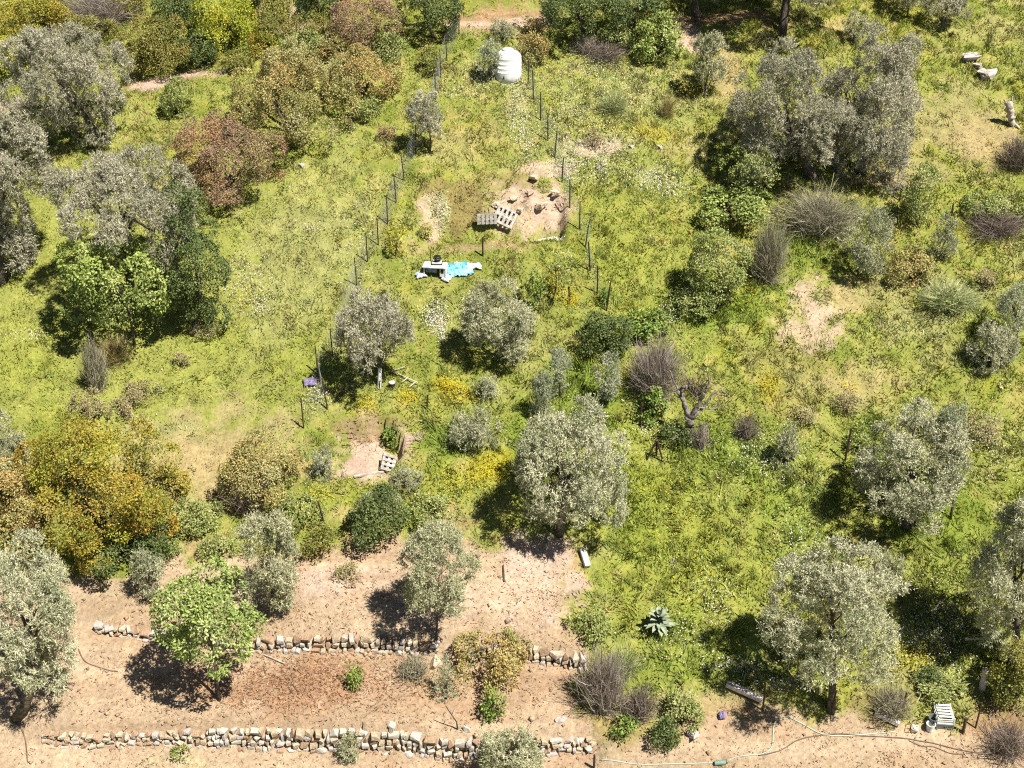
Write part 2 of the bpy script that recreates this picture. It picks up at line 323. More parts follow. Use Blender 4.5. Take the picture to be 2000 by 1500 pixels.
def cover():
    x, y = GX, GY
    n1 = fbm(x / 3.1, y / 3.1, 3, 20); n2 = fbm(x / .8, y / .8, 3, 24); n3 = fbm(x / .3, y / .3, 2, 28)
    C = np.empty(x.shape + (3,)); base = np.array([.29, .325, .08])
    C[:] = base
    def mix(c, m): C[:] = C * (1 - m[..., None]) + np.array(c) * m[..., None]
    mix((.36, .36, .15), sstep(0, .55, n2 + .3 * n1) * .6)
    mix((.20, .25, .045), sstep(.05, .5, -n2 + .4 * n1) * .8)
    mix((.36, .29, .12), sstep(.12, .45, n3 - .4 * n1) * .5)
    mix((.33, .34, .04), sstep(.2, .5, fbm(x / 1.1, y / 1.1, 2, 50)) * .4)
    D = np.ones(x.shape) * .95; Ht = np.where(x > 2.5, .115, .085) + .07 * n2
    D = D * (1 - .6 * sstep(.2, .5, n3)); 
    def put(kind, m):
        c, dd, hh = KIND[kind]; mix(c, m); D[:] = D * (1 - m) + dd * m; Ht[:] = Ht * (1 - m) + hh * m * (1 + n2 * .6)
    for i, (u, v, w, h, k, a) in enumerate(BLOBS): put(k, ell(x, y, u, v, w, h, i % 7 + 60) * a)
    C[:] = C * np.array([.93, .905, .84])
    bare = np.zeros(x.shape)
    for k, a, pts in POLY:
        m = poly_mask(x, y, pts) * a; bare = np.maximum(bare, m); put(k, m)
    for i, (u, v, w, h, k, a) in enumerate(SPOTS2): put(k, ell(x, y, u, v, w, h, i % 7 + 70) * a)
    # soil mottling
    mix((.34, .235, .145), bare * sstep(.1, .5, n2) * .5); mix((.56, .435, .30), bare * sstep(.1, .5, -n3) * .55)
    n4 = vnoise(x / 3.5, y / .3, 47); mix((.55, .43, .30), bare * sstep(.1, .4, n4) * .6); mix((.37, .265, .17), bare * sstep(.1, .4, -n4) * .6)
    C[:] *= (1 + .28 * n3)[..., None]
    return np.clip(C, .01, .8), np.clip(D, 0, 1.4), np.clip(Ht, .03, .4), bare
GC, GD, GH, GB = cover()
ny, nx = GX.shape
idx = np.arange(nx * ny).reshape(ny, nx)
Fq = np.stack([idx[:-1, :-1], idx[:-1, 1:], idx[1:, 1:], idx[1:, :-1]], -1).reshape(-1, 4)
terrain = link('hillside_ground', mesh_arrays('hillside_ground', np.stack([GX, GY, HZ], -1).reshape(-1, 3), Fq, GC.reshape(-1, 3), True), M['ground'])
tag(terrain, kind='structure')

# ------------------------------------------------------------------ grass, flowers, clods (uncountable stuff)
def in_view_points(n, rng, margin=1.12):
    y = rng.uniform(-12.2, 18.5, n); z = SLOPE * y; dep = (y - CAM[1]) * FWD[1] + (z - CAM[2]) * FWD[2]
    x = rng.uniform(-1, 1, n) * 22.5; keep = np.abs(x) < dep * (1000 / FPX) * margin
    return x[keep], y[keep]

def blades(name, n_clump, per, rng, hs=1.0, wd=.02, tint=None, dens=None, label=None, spread=.09, lean=.45):
    cx, cy = in_view_points(n_clump, rng); d = sample(GD if dens is None else dens, cx, cy)
    k = rng.random(len(cx)) < d; cx = cx[k]; cy = cy[k]; m = len(cx)
    hc = rng.gamma(6, 1 / 6., m); cc = 1 + .21 * rng.standard_normal((m, 1)) + .06 * rng.standard_normal((m, 3))
    x = np.repeat(cx, per) + rng.normal(0, spread, m * per); y = np.repeat(cy, per) + rng.normal(0, spread, m * per); N = m * per
    z = gz(x, y); H = sample(GH, x, y) * np.repeat(hc, per) * rng.uniform(.55, 1.25, N) * hs
    C = sample(GC, x, y) * np.clip(np.repeat(cc, per, 0), .4, 1.9) * rng.uniform(.84, 1.2, (N, 1))
    if tint is not None: C = C * np.array(tint)
    th = rng.uniform(0, 2 * math.pi, N); w = wd * rng.uniform(.6, 1.5, N)
    sx = np.cos(th) * w; sy = np.sin(th) * w; cl = rng.normal(0, lean, (m, 2)); lx = (rng.normal(0, lean * .7, N) + np.repeat(cl[:, 0], per)) * H; ly = (rng.normal(0, lean * .7, N) + np.repeat(cl[:, 1], per)) * H
    V = np.empty((N, 3, 3)); V[:, 0] = np.stack([x - sx, y - sy, z - .01], 1); V[:, 1] = np.stack([x + sx, y + sy, z - .01], 1); V[:, 2] = np.stack([x + lx, y + ly, z + H], 1)
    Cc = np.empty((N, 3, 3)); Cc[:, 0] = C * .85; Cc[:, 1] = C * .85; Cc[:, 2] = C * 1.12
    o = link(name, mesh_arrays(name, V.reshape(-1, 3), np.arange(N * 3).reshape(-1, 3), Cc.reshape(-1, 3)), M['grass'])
    return tag(o, label, 'grass', kind='stuff')

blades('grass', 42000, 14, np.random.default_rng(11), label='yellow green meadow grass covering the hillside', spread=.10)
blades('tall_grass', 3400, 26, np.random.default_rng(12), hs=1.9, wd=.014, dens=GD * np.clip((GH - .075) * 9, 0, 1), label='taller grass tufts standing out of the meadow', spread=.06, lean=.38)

def leaf_quads(P, D, L, W, rng, C, fold=.15, out=None, tri=False):
    N = unit(rng.standard_normal(D.shape) + np.array([0, -.25, .9]) + (0 if out is None else 1.5 * out)); S = unit(np.cross(D, N)); N = np.cross(S, D)
    L = L[:, None]; W = W[:, None]; n = len(P)
    if tri:
        V = np.empty((n, 3, 3)); V[:, 0] = P + S * W * .5; V[:, 1] = P + D * L; V[:, 2] = P - S * W * .5 + D * L * .25
        return V.reshape(-1, 3), np.arange(n * 3).reshape(-1, 3), np.repeat(C, 3, 0)
    V = np.empty((n, 4, 3))
    V[:, 0] = P; V[:, 1] = P + D * L * .5 + S * W * .5 + N * W * fold; V[:, 2] = P + D * L; V[:, 3] = P + D * L * .5 - S * W * .5 + N * W * fold
    return V.reshape(-1, 3), np.arange(n * 4).reshape(-1, 4), np.repeat(C, 4, 0)

def flowers(name, spots, n, color, size, rng, label, hadd=.03, bg=0):
    xs = []; ys = []
    tot = sum(s[2] * s[3] * s[4] for s in spots)
    for (u, v, w, h, a) in spots:
        p = plane_pt(u, v); S = FPX / depth(p); k = int(n * w * h * a / tot)
        xs.append(rng.normal(p[0], w / 4.2 / S, k)); ys.append(rng.normal(p[1], h / 4.2 / S / .81, k))
    if bg:
        bx, by = in_view_points(bg, rng); kk = (rng.random(len(bx)) < sample(GD, bx, by) * np.clip(.25 + 2.2 * fbm(bx / 1.4, by / 1.4, 2, 40), 0, 1)); xs.append(bx[kk]); ys.append(by[kk])
    x = np.concatenate(xs); y = np.concatenate(ys); keep = (sample(GB, x, y) < .4); x = x[keep]; y = y[keep]; N = len(x)
    z = gz(x, y) + sample(GH, x, y) * rng.uniform(.6, 1.3, N) + hadd
    n_ = unit(np.stack([rng.normal(0, .45, N), rng.normal(-.35, .45, N), np.ones(N)], 1)); t = unit(np.cross(n_, rng.standard_normal((N, 3)))); b = np.cross(n_, t)
    r = (size * rng.uniform(.6, 1.5, N))[:, None] / 2; P = np.stack([x, y, z], 1); V = np.empty((N, 4, 3))
    V[:, 0] = P + t * r; V[:, 1] = P + b * r; V[:, 2] = P - t * r; V[:, 3] = P - b * r
    C = np.array(color)[None] * rng.uniform(.8, 1.1, (N, 1)) * (1 + .05 * rng.standard_normal((N, 3)))
    o = link(name, mesh_arrays(name, V.reshape(-1, 3), np.arange(N * 4).reshape(-1, 4), np.repeat(C, 4, 0)), M['petal'])
    return tag(o, label, 'flowers', kind='stuff')

WHITE = [(850,630,60,70,2.4),(865,665,26,50,2.2),(925,615,60,50,2.6),(1010,200,50,130,.9),(1030,280,60,120,1),(1115,335,90,80,1.5),(1175,335,50,60,1.6),(1275,362,110,60,1.8),(1190,300,110,120,.6),(862,412,40,50,2.2),(1075,466,70,14,3),(1010,255,40,90,1),(900,190,150,60,.6),
    (1110,250,140,200,.5),(1320,380,60,50,1),(620,780,50,60,1),(612,455,50,16,1.4),(510,600,40,40,1),(895,1085,40,20,.5),(930,850,90,30,1.2),(1160,150,180,120,.5),(960,160,140,60,.6),(1230,200,200,120,.3),(1300,630,80,60,.8),(1860,590,110,80,.8),(1840,1240,160,180,.5),(1750,1260,140,90,.5),(1400,1170,120,120,.25),(1340,1250,200,120,.15),(1560,1060,140,100,.3),(1700,1090,90,40,.8),(1440,1310,160,40,.8),(1530,1340,200,30,.6),(1500,900,200,120,.4),(1260,850,60,60,.6),(700,500,80,200,.3),(480,560,140,160,.4),(280,430,120,80,.3),(60,660,90,30,.7),(1940,860,100,150,.25)]
YELLOW = [(965,930,72,56,.8),(955,945,50,40,.5),(890,778,60,36,1.5),(715,800,40,30,1),(800,790,56,22,1.6),(872,765,36,36,1.6),(1090,570,40,60,1.4),(1118,598,36,36,1.4),(1290,985,160,140,.12),(1360,1080,200,200,.10),(1270,270,160,26,1),(1500,750,40,60,1),(1660,745,50,30,1),(1740,290,160,60,.1),(620,970,120,40,.5),(780,1290,10,10,.2),(1780,1290,100,40,.4),(900,960,120,60,.5),(480,580,60,40,.6),(1440,560,140,120,.2)]
flowers('white_wildflowers', WHITE, 13000, (.70, .66, .62), .028, np.random.default_rng(21), 'small white daisies in drifts through the meadow grass', bg=6000)
flowers('yellow_wildflowers', YELLOW, 4500, (.58, .47, .03), .028, np.random.default_rng(22), 'small yellow flowers in drifts through the meadow grass', bg=6000)

def weeds():
    rng = np.random.default_rng(33); x, y = in_view_points(2000, rng)
    h = sample(GH, x, y); k = (rng.random(len(x)) < np.clip((h - .08) * 7, .05, 1)) & (sample(GB, x, y) < .2) & (sample(GD, x, y) > .6); x = x[k]; y = y[k]; n = len(x); per = 30
    r = rng.uniform(.07, .24, n); pal = np.array([(.19, .26, .06), (.26, .33, .07), (.14, .19, .06), (.30, .31, .15), (.36, .32, .17), (.23, .28, .13)])
    cc = pal[rng.integers(0, len(pal), n)] * rng.uniform(.8, 1.3, (n, 1))
    u = unit(rng.standard_normal((n * per, 3))); u[:, 2] = np.abs(u[:, 2]); rr = np.repeat(r, per)
    P = np.stack([np.repeat(x, per), np.repeat(y, per), gz(np.repeat(x, per), np.repeat(y, per))], 1) + u * (rr * rng.uniform(.3, 1.0, n * per))[:, None] * np.array([1, 1, 1.25])
    D = unit(u + .6 * rng.standard_normal(u.shape)); C = np.repeat(cc, per, 0) * rng.uniform(.7, 1.35, (n * per, 1))
    V, F, C = leaf_quads(P, D, rng.uniform(.06, .13, n * per), rng.uniform(.02, .05, n * per), rng, C)
    tag(link('leafy_weeds', mesh_arrays('leafy_weeds', V, F, C), M['leaf']), 'low leafy weeds growing in clumps among the grass', 'weeds', kind='stuff')
weeds()

def clods():
    rng = np.random.default_rng(41); x, y = in_view_points(70000, rng); b = sample(GB, x, y)
    k = (rng.random(len(x)) < b * np.clip(.42 + 1.6 * fbm(x / .7, y / .7, 2, 44), .08, 1)); x = x[k]; y = y[k]; n = len(x)
    s = rng.gamma(1.3, .014, n) + .008; P = np.stack([x, y, gz(x, y) + s * .2], 1)
    O = np.array([[1,0,0],[0,1,0],[-1,0,0],[0,-1,0],[0,0,.8],[0,0,-.6]], float); V = P[:, None] + (O[None] * rng.uniform(.5, 1.4, (n, 6, 3))) * s[:, None, None]
    F = np.array([[0,1,4],[1,2,4],[2,3,4],[3,0,4],[1,0,5],[2,1,5],[3,2,5],[0,3,5]]); F = (F[None] + (np.arange(n) * 6)[:, None, None]).reshape(-1, 3)
    C = sample(GC, x, y) * rng.uniform(.65, 1.35, (n, 1)); C = np.repeat(C, 6, 0)
    tag(link('soil_clods', mesh_arrays('soil_clods', V.reshape(-1, 3), F, C), M['ground']), 'crumbled soil clods and pebbles on the bare terraces', 'soil clods', kind='stuff')
    # dry leaf and twig litter
    p = plane_pt(600, 1338); x = np.concatenate([rng.normal(p[0], 1.9, 4600), rng.uniform(-11, 2.2, 4200), rng.uniform(4, 14, 700)]); y = np.concatenate([rng.normal(p[1], .5, 4600), rng.uniform(-11.5, -4.8, 4200), rng.uniform(-11, -9, 700)])
    k = sample(GB, x, y) > .4; x = x[k]; y = y[k]; n = len(x)
    P = np.stack([x, y, gz(x, y) + .012], 1); D = unit(rng.standard_normal((n, 3)) * np.array([1, 1, .3]) + np.array([0, 0, .12]))
    pal = np.array([(.36, .18, .09), (.25, .13, .07), (.44, .27, .14), (.18, .11, .07)]); C = pal[rng.integers(0, 4, n)] * rng.uniform(.7, 1.3, (n, 1))
    V, F, C = leaf_quads(P, D, rng.uniform(.04, .14, n), rng.uniform(.012, .035, n), rng, C)
    tag(link('leaf_litter', mesh_arrays('leaf_litter', V, F, C), M['leaf']), 'rust brown dead leaves and twigs strewn between the stone walls', 'leaf litter', kind='stuff')
clods()

# ------------------------------------------------------------------ trees and shrubs
SPEC = {  # mode, leaf length, leaf width, leaves per square metre of outline, palette
    'pale':   ('shoot', .075, .024, 5200, [((.57, .545, .375), 5), ((.39, .395, .24), 4), ((.17, .195, .095), 3)]),
    'mauve':  ('shoot', .075, .024, 5200, [((.49, .455, .335), 5), ((.345, .33, .225), 4), ((.16, .165, .10), 3)]),
    'olive':  ('shoot', .075, .024, 5200, [((.52, .50, .32), 4), ((.35, .355, .20), 4), ((.16, .18, .085), 2)]),
    'silver': ('shoot', .07, .022, 4600, [((.46, .47, .32), 4), ((.29, .315, .19), 4), ((.13, .16, .085), 2)]),
    'sapling':('shoot', .07, .022, 4200, [((.46, .45, .29), 4), ((.29, .305, .17), 4), ((.14, .165, .08), 2)]),
    'gold':   ('cluster', .062, .036, 2300, [((.36, .27, .035), 4), ((.38, .21, .035), 2), ((.30, .31, .035), 5), ((.17, .20, .03), 4)]),
    'yellowgreen': ('cluster', .062, .036, 2300, [((.38, .40, .03), 4), ((.28, .32, .03), 3), ((.42, .36, .03), 2)]),
    'redbrown':('cluster', .058, .032, 2500, [((.30, .20, .13), 4), ((.21, .15, .11), 4), ((.29, .25, .09), 3), ((.38, .20, .10), 3)]),
    'tawny':  ('cluster', .062, .034, 2300, [((.40, .34, .12), 4), ((.42, .26, .09), 3), ((.26, .27, .08), 3), ((.34, .34, .16), 2)]),
    'mixdark':('cluster', .062, .036, 2300, [((.24, .22, .05), 4), ((.29, .23, .06), 2), ((.14, .17, .04), 4), ((.33, .31, .06), 1)]),
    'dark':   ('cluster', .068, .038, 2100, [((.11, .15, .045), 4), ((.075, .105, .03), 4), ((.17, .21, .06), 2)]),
    'mid':    ('cluster', .068, .036, 2100, [((.28, .32, .09), 4), ((.20, .245, .065), 4), ((.37, .38, .15), 3)]),
    'fig':    ('cluster', .085, .055, 1400, [((.29, .36, .08), 4), ((.37, .41, .13), 3), ((.16, .21, .05), 3)]),
    'lime':   ('cluster', .085, .045, 1700, [((.33, .40, .11), 4), ((.25, .33, .08), 4), ((.41, .44, .18), 3), ((.16, .22, .05), 2)]),
    'citrus': ('cluster', .09, .05, 1100, [((.17, .26, .05), 4), ((.28, .36, .07), 3), ((.11, .16, .035), 3)]),
    'cistus': ('cluster', .05, .03, 2200, [((.34, .30, .14), 4), ((.38, .28, .18), 3), ((.27, .27, .10), 3)]),
    'broom':  ('spray', .30, .012, 900, [((.33, .37, .15), 4), ((.42, .42, .21), 3), ((.20, .26, .09), 2)]),
    'strawgrass': ('spray', .45, .012, 900, [((.42, .34, .16), 4), ((.34, .25, .10), 3), ((.27, .27, .09), 2)]),
    'yflower':('cluster', .06, .04, 1300, [((.45, .40, .04), 4), ((.34, .36, .05), 4)]),
    'twiggrey': ('twig', .0, .0062, 0, [((.33, .28, .22), 4), ((.22, .19, .14), 3), ((.30, .31, .17), 4)]),
    'twigmauve':('twig', .0, .0062, 0, [((.33, .27, .24), 4), ((.22, .17, .15), 3), ((.38, .34, .29), 2), ((.26, .26, .12), 1)]),
    'twigdark': ('twig', .0, .0062, 0, [((.17, .13, .11), 4), ((.26, .21, .17), 3)]),
}

def pick(pal, n, rng):
    c = np.array([p[0] for p in pal]); w = np.array([p[1] for p in pal], float); return c[rng.choice(len(c), n, p=w / w.sum())]

def lobes_for(a, b, c, n, rng, up=0.0):
    i = np.arange(n) + .5; ph = math.pi * (1 + 5 ** .5) * i + rng.uniform(0, 6.28); z = 1 - 1.75 * i / n
    u = unit(np.stack([np.sqrt(np.maximum(1 - z * z, 0)) * np.cos(ph), np.sqrt(np.maximum(1 - z * z, 0)) * np.sin(ph), z], 1) + .30 * rng.standard_normal((n, 3)))
    g = (a * b * c) ** (1 / 3.); r = rng.uniform(.62, 1.25, n) * g * 1.02 / math.sqrt(n) * 1.05; R = np.array([a, b, c])
    cen = u * np.clip(R[None] - r[:, None] * .9, .05, None) * rng.uniform(.66, 1.06, (n, 1))
    cen = np.vstack([cen, rng.normal(0, .14, (2, 3)) * R]); r = np.concatenate([r, [.50 * g, .44 * g]])
    return cen, r

def fill(V, a, b, c, full=False):                    # stretch a crown so that its outline reaches its radii
    for j, R in enumerate((a, b, c)):
        lo, hi = np.percentile(V[:, j], [.8, 99.2]); V[:, j] = (V[:, j] - (lo + hi) / 2) * (((1.9 if j == 2 else 1.74) if full else 1.86) * R / max(hi - lo, .01)) - (.07 * R if j == 2 and full else 0)
    return V

def crown_arrays(sp, a, b, c, rng, nl, area, dens=1.0):
    mode, LL, LW, dn, pal = SPEC[sp]
    n = int(max(300, 1.12 * dn * area * dens))
    cen, r = lobes_for(a, b, c, nl, rng, .15)
    r[:-2] *= 1.22 if mode == 'cluster' else 1.16; r[-2:] *= 1.15
    lc = pick(pal, len(r), rng)
    w = r ** 2; w[-2:] *= .6; w = w / w.sum(); ol = unit(cen + np.array([0, 0, .05]))
    if mode == 'shoot':
        per = 9; gr = 4; g_ = max(n // (per * gr), 20); m = g_ * gr; kg = rng.choice(len(r), g_, p=w)
        ug = unit(rng.standard_normal((g_, 3)) + .75 * ol[kg] + np.array([0, 0, .25])); rad = r[kg] * (.55 + .45 * rng.random(g_) ** .5)
        Pg = cen[kg] + ug * rad[:, None]; k = np.repeat(kg, gr); u = np.repeat(ug, gr, 0)
        P0 = np.repeat(Pg, gr, 0) + rng.normal(0, .022, (m, 3)); d = unit(.85 * u + np.array([0, 0, .5]) + .55 * rng.standard_normal((m, 3)))
        s = np.tile(np.arange(per) / per, m); sl = rng.uniform(.11, .26, m)
        P = np.repeat(P0, per, 0) + np.repeat(d, per, 0) * (s * np.repeat(sl, per))[:, None] + rng.normal(0, .010, (m * per, 3))
        D = unit(.8 * np.repeat(d, per, 0) + .85 * rng.standard_normal((m * per, 3))); out = np.repeat(u, per, 0) * .6
        C = .35 * np.repeat(lc[k], per, 0) + .40 * np.repeat(np.repeat(pick(pal, g_, rng), gr, 0), per, 0) + .25 * pick(pal, m * per, rng)
    elif mode == 'spray':
        m = n; u = unit(rng.standard_normal((m, 3)) * np.array([1, 1, .5]) + np.array([0, 0, .9]))
        P = np.stack([rng.normal(0, .25 * a, m), rng.normal(0, .25 * b, m), -c * rng.uniform(.2, 1, m)], 1); L = rng.uniform(.7, 1.7, m) * c; D = unit(u * np.array([a / max(c, .05), b / max(c, .05), 1]) * 1.0)
        C = pick(pal, m, rng) * rng.uniform(.7, 1.35, (m, 1)); V, F, Cv = leaf_quads(P, D, L, np.full(m, LW) * rng.uniform(.6, 1.6, m), rng, C); return V, F, Cv, cen, r
    else:
        per = 20; m = max(n // per, 12); k = rng.choice(len(r), m, p=w)
        u = unit(rng.standard_normal((m, 3)) + .75 * ol[k] + np.array([0, 0, .25])); rad = r[k] * (.65 + .40 * rng.random(m) ** .5)
        P0 = cen[k] + u * rad[:, None]; cs = np.repeat(rng.uniform(.03, .075, m), per)[:, None] * (1 + LL * 3)
        ur = np.repeat(u, per, 0); q = rng.standard_normal((m * per, 3)); q = q - ur * (np.sum(q * ur, 1, keepdims=True)) * .6
        P = np.repeat(P0, per, 0) + q * cs; D = unit(ur * .35 + q * .9 + .35 * rng.standard_normal((m * per, 3))); out = ur
        C = .5 * np.repeat(lc[k], per, 0) + .25 * np.repeat(pick(pal, m, rng), per, 0) + .25 * pick(pal, m * per, rng)
    N = len(P); C = C * rng.uniform(.75, 1.3, (N, 1)); z = P[:, 2] > -c * 1.0; P = P[z]; D = D[z]; C = C[z]; out = out[z]; N = len(P)
    V, F, C = leaf_quads(P, D, LL * rng.uniform(.65, 1.35, N), LW * rng.uniform(.65, 1.35, N), rng, C, .15, out, mode == 'shoot')
    return V, F, C, cen, r

def twig_arrays(sp, a, b, c, base, rng, n):
    pal = SPEC[sp][4]; w0 = SPEC[sp][2]
    seg = 3
    u = unit(rng.standard_normal((n, 3)) + np.array([0, 0, .45])); E = u * np.array([a, b, c]) * (rng.uniform(.45, 1.0, (n, 1)) + .55 * fbm(u[:, 0] * 2.2 + 7 * a, u[:, 1] * 2.2 + u[:, 2] * 1.7, 2, 6)[:, None]); E = E + rng.normal(0, .12, E.shape) * a
    B = base[None] + rng.normal(0, .12, (n, 3)) * np.array([a, b, .05]); half = rng.random(n) < .65
    B = np.where(half[:, None], B * .45 + E * .55 + rng.normal(0, .10, (n, 3)), B)
    t = np.linspace(0, 1, seg + 1)[None, :, None]; mid = (B + E) / 2 + rng.normal(0, .22, (n, 3)) * a + np.array([0, 0, .12 * c])
    P = (1 - t) ** 2 * B[:, None] + 2 * t * (1 - t) * mid[:, None] + t ** 2 * E[:, None]
    S = unit(np.cross(E - B, rng.standard_normal((n, 3)))); w = (w0 * rng.uniform(.6, 1.6, n))[:, None, None] * np.array([1, .8, .55, .25])[None, :, None]
    V = np.stack([P - S[:, None] * w, P + S[:, None] * w], 2).reshape(-1, 3)
    i = np.arange(n)[:, None] * (seg + 1) * 2 + np.arange(seg)[None] * 2; F = np.stack([i, i + 1, i + 3, i + 2], -1).reshape(-1, 4)
    C = np.repeat(pick(pal, n, rng) * rng.uniform(.7, 1.3, (n, 1)), (seg + 1) * 2, 0)
    return V, F, C

NPLANT = 0
def plant(name, sp, box, base=None, label='', cat='shrub', group=None, tr=None, bark='bark', dens=1.0, nl=None, whitewash=False, twigs=None):
    """box: outline of the crown as sighted; base: where it meets the ground. Everything is turned into metres at that distance."""
    global NPLANT; NPLANT += 1; rng = np.random.default_rng(1000 + NPLANT * 17)
    x0, y0, x1, y1 = box; cu, cv = (x0 + x1) / 2, (y0 + y1) / 2
    isT = base is not None
    if base is None: base = (cu, cv + .30 * (y1 - y0))
    P = ground(*base); S = FPX / depth(P); a = (x1 - x0) / 2 / S; hh = (y1 - y0) / 2 / S
    b = min(.95 * a, .8 * hh / SP); c = math.sqrt(max(hh * hh - (b * SP) ** 2, (.3 * hh) ** 2)) / CP
    Q = vpt(P, cu, cv) - P
    t = thing(name, P, label, cat, group or ('olive trees on the hillside' if name.startswith('olive') else 'shrubs on the hillside'))
    mode = SPEC[sp][0]; nl = nl or int(np.clip(9 + 8 * a * hh, 9, 40))
    if mode == 'twig':
        V, F, C = twig_arrays(sp, a, b, c, np.array([0, 0, -Q[2]]), rng, int(np.clip(1700 * a * hh, 260, 2400) * dens))
        V[:, 2] = np.maximum(V[:, 2], -Q[2] - .02)
        link('foliage', mesh_arrays('foliage', V + Q, F, C), M['leaf'], t)
    else:
        V, F, C, cen, r = crown_arrays(sp, a, b, c, rng, nl, math.pi * a * hh, dens)
        V = fill(V, a, b, c, mode == 'shoot')
        if not isT: V[:, 2] = np.maximum(V[:, 2], -Q[2] - .06)
        link('crown' if cat == 'tree' else 'foliage', mesh_arrays('crown', V + Q, F, C), M['leaf'], t)
    # wood
    mb = MB(); top = Q + np.array([0, 0, -.25 * c]); r0 = (tr or max(.018, .055 * a + .01)) * .8
    if cat == 'tree' or isT:
        k = np.linspace(0, 1, 6)[:, None]; bend = np.sin(k * math.pi) * np.array([rng.normal(0, .05), rng.normal(0, .05), 0]) * max(.3, np.linalg.norm(Q))
        pts = np.array([0, 0, -.12]) * (1 - k) + top * k + bend
        mb.tube(pts, r0 * np.array([1.35, 1.05, .95, .88, .8, .66]), 8, rough=.25, rng=rng)
        if mode != 'twig':
            for i in np.argsort(-r)[:min(len(r), 9)]:
                e = Q + cen[i] * .8; s = pts[rng.integers(3, 6)]; m_ = (s + e) / 2 + rng.normal(0, .06, 3) * a + np.array([0, 0, -.05 * c])
                mb.tube([s, m_, e], r0 * np.array([.42, .28, .10]), 5)
        tk_ = link('trunk', mb.mesh('trunk', True), M[bark], t)
        if whitewash:
            wb = MB(); k2 = np.linspace(0, .30, 4)[:, None]; wp = np.array([0, 0, -.05]) * (1 - k2) + top * k2 + np.sin(k2 * math.pi) * bend[2] * 0
            wb.tube(np.array([np.interp(np.linspace(.02, .36, 5), np.linspace(0, 1, 6), pts[:, j]) for j in range(3)]).T, r0 * np.array([1.45, 1.2, 1.12, 1.08, 1.05]), 8, cap=False)
            link('whitewash', wb.mesh('whitewash', True), M['white_plastic'], tk_)
    elif mode != 'spray':
        for i in range(5):
            e = Q + np.array([rng.uniform(-.5, .5) * a, rng.uniform(-.5, .5) * b, rng.uniform(-.2, .3) * c])
            mb.tube([np.array([rng.normal(0, .05), rng.normal(0, .05), -.08]), e * .5 + rng.normal(0, .04, 3), e], [r0 * .7, r0 * .5, r0 * .2], 5)
        link('stem', mb.mesh('stem', True), M['bark_dark'], t)
    return t

OT = 'olive_tree'
def olive(sp, box, base, label, **k): return plant(OT, sp, box, base, label, 'tree', **k)
def tree(name, sp, box, base, label, **k): return plant(name, sp, box, base, label, 'tree', 'broadleaf trees on the hillside', **k)
def bush(sp, box, label, name='shrub', cat='shrub', base=None, **k): return plant(name, sp, box, base, label, cat, **k)

# the large olives of the upper slope
olive('mauve', (5,45,248,272), (180,284), 'big rounded grey olive between the golden thicket and its own dark shadow', tr=.17)
olive('mauve', (-90,225,92,392), (4,553), 'grey olive with a stout dark trunk cut by the picture edge', tr=.16)
olive('mauve', (-90,330,70,520), (-45,520), 'grey olive cut by the picture edge, just below the stout trunked one')
olive('mauve', (98,278,385,505), (262,600), 'wide grey olive standing behind a bright green fig shrub', tr=.16)
olive('mauve', (1420,82,1662,335), (1590,348), 'huge grey olive with a black shadow, twin crown nearer the fences', tr=.20)
olive('mauve', (1590,62,1812,340), (1680,335), 'huge grey olive, twin crown nearer the pale rocks', tr=.20)
olive('mauve', (790,176,868,262), (838,300), 'small grey olive with a leaning bare trunk inside the upper fence', tr=.045)
olive('silver', (928,76,984,146), (958,158), 'little silvery olive pressed against the white water tank', tr=.03)
olive('olive', (1350,62,1424,160), (1374,190), 'upright young olive beside a low brown bush, below the bare track')
olive('mauve', (1440,-270,1690,-14), (1527,66), 'tall olive at the top edge showing only its thick forked trunk', tr=.19)
olive('mauve', (1806,-30,1900,36), (1842,58), 'small olive on a thin upright stem with a compact shadow, at the top edge', tr=.05)
olive('mauve', (1735,-70,1815,8), (1772,32), 'thin olive at the top edge with a curved stem, crown out of sight', tr=.045)
olive('olive', (1648,22,1696,78), (1660,84), 'tiny pale olive sapling at the top, behind the twin giant olives')
olive('mauve', (1280,-130,1480,-4), (1362,32), 'olive at the top edge with a dark trunk leaning over red earth', tr=.17)
# orchard in the fenced plot and below
olive('mauve', (648,556,812,702), (740,756), 'rounded olive with a whitewashed trunk foot beside the violet cloth', tr=.07, whitewash=True)
olive('olive', (898,540,1048,702), (1003,704), 'olive hung with pale blossom below the turquoise tarpaulin', tr=.06)
olive('silver', (1070,676,1120,762), (1096,775), 'slim silvery olive sapling, the taller of two standing together', tr=.03)
olive('silver', (1034,716,1084,812), (1060,822), 'silvery olive sapling with a round shadow, lower of two together', tr=.03)
olive('silver', (1158,684,1216,780), (1187,790), 'silvery olive sapling beside the bare mauve bramble', tr=.03)
olive('pale', (1000,792,1232,1012), (1092,1042), 'big creamy olive at the upper edge of the bare terrace', tr=.13)
olive('pale', (1672,782,1892,1002), (1768,1030), 'big creamy olive with a broad black shadow in the green meadow', tr=.13)
olive('pale', (1490,1062,1768,1322), (1624,1388), 'big creamy olive above the metal posts and the hose', tr=.12)
olive('pale', (1905,925,2080,1270), (1975,1300), 'creamy olive cut by the picture edge beside a deep shadow', tr=.13)
olive('silver', (1818,788,1894,880), (1856,1015), 'dark silvery olive shoot rising behind a big creamy olive', tr=.04)
olive('silver', (1945,545,2020,640), (1985,668), 'silvery olive cut by the picture edge halfway up the slope', tr=.05)
olive('olive', (466,992,584,1192), (520,1206), 'tall narrow olive at the upper edge of the terrace, behind the lime green tree', tr=.06)
olive('olive', (776,1012,938,1196), (852,1252), 'feathery olive on a slender bare stem above the upper stone wall', tr=.035)
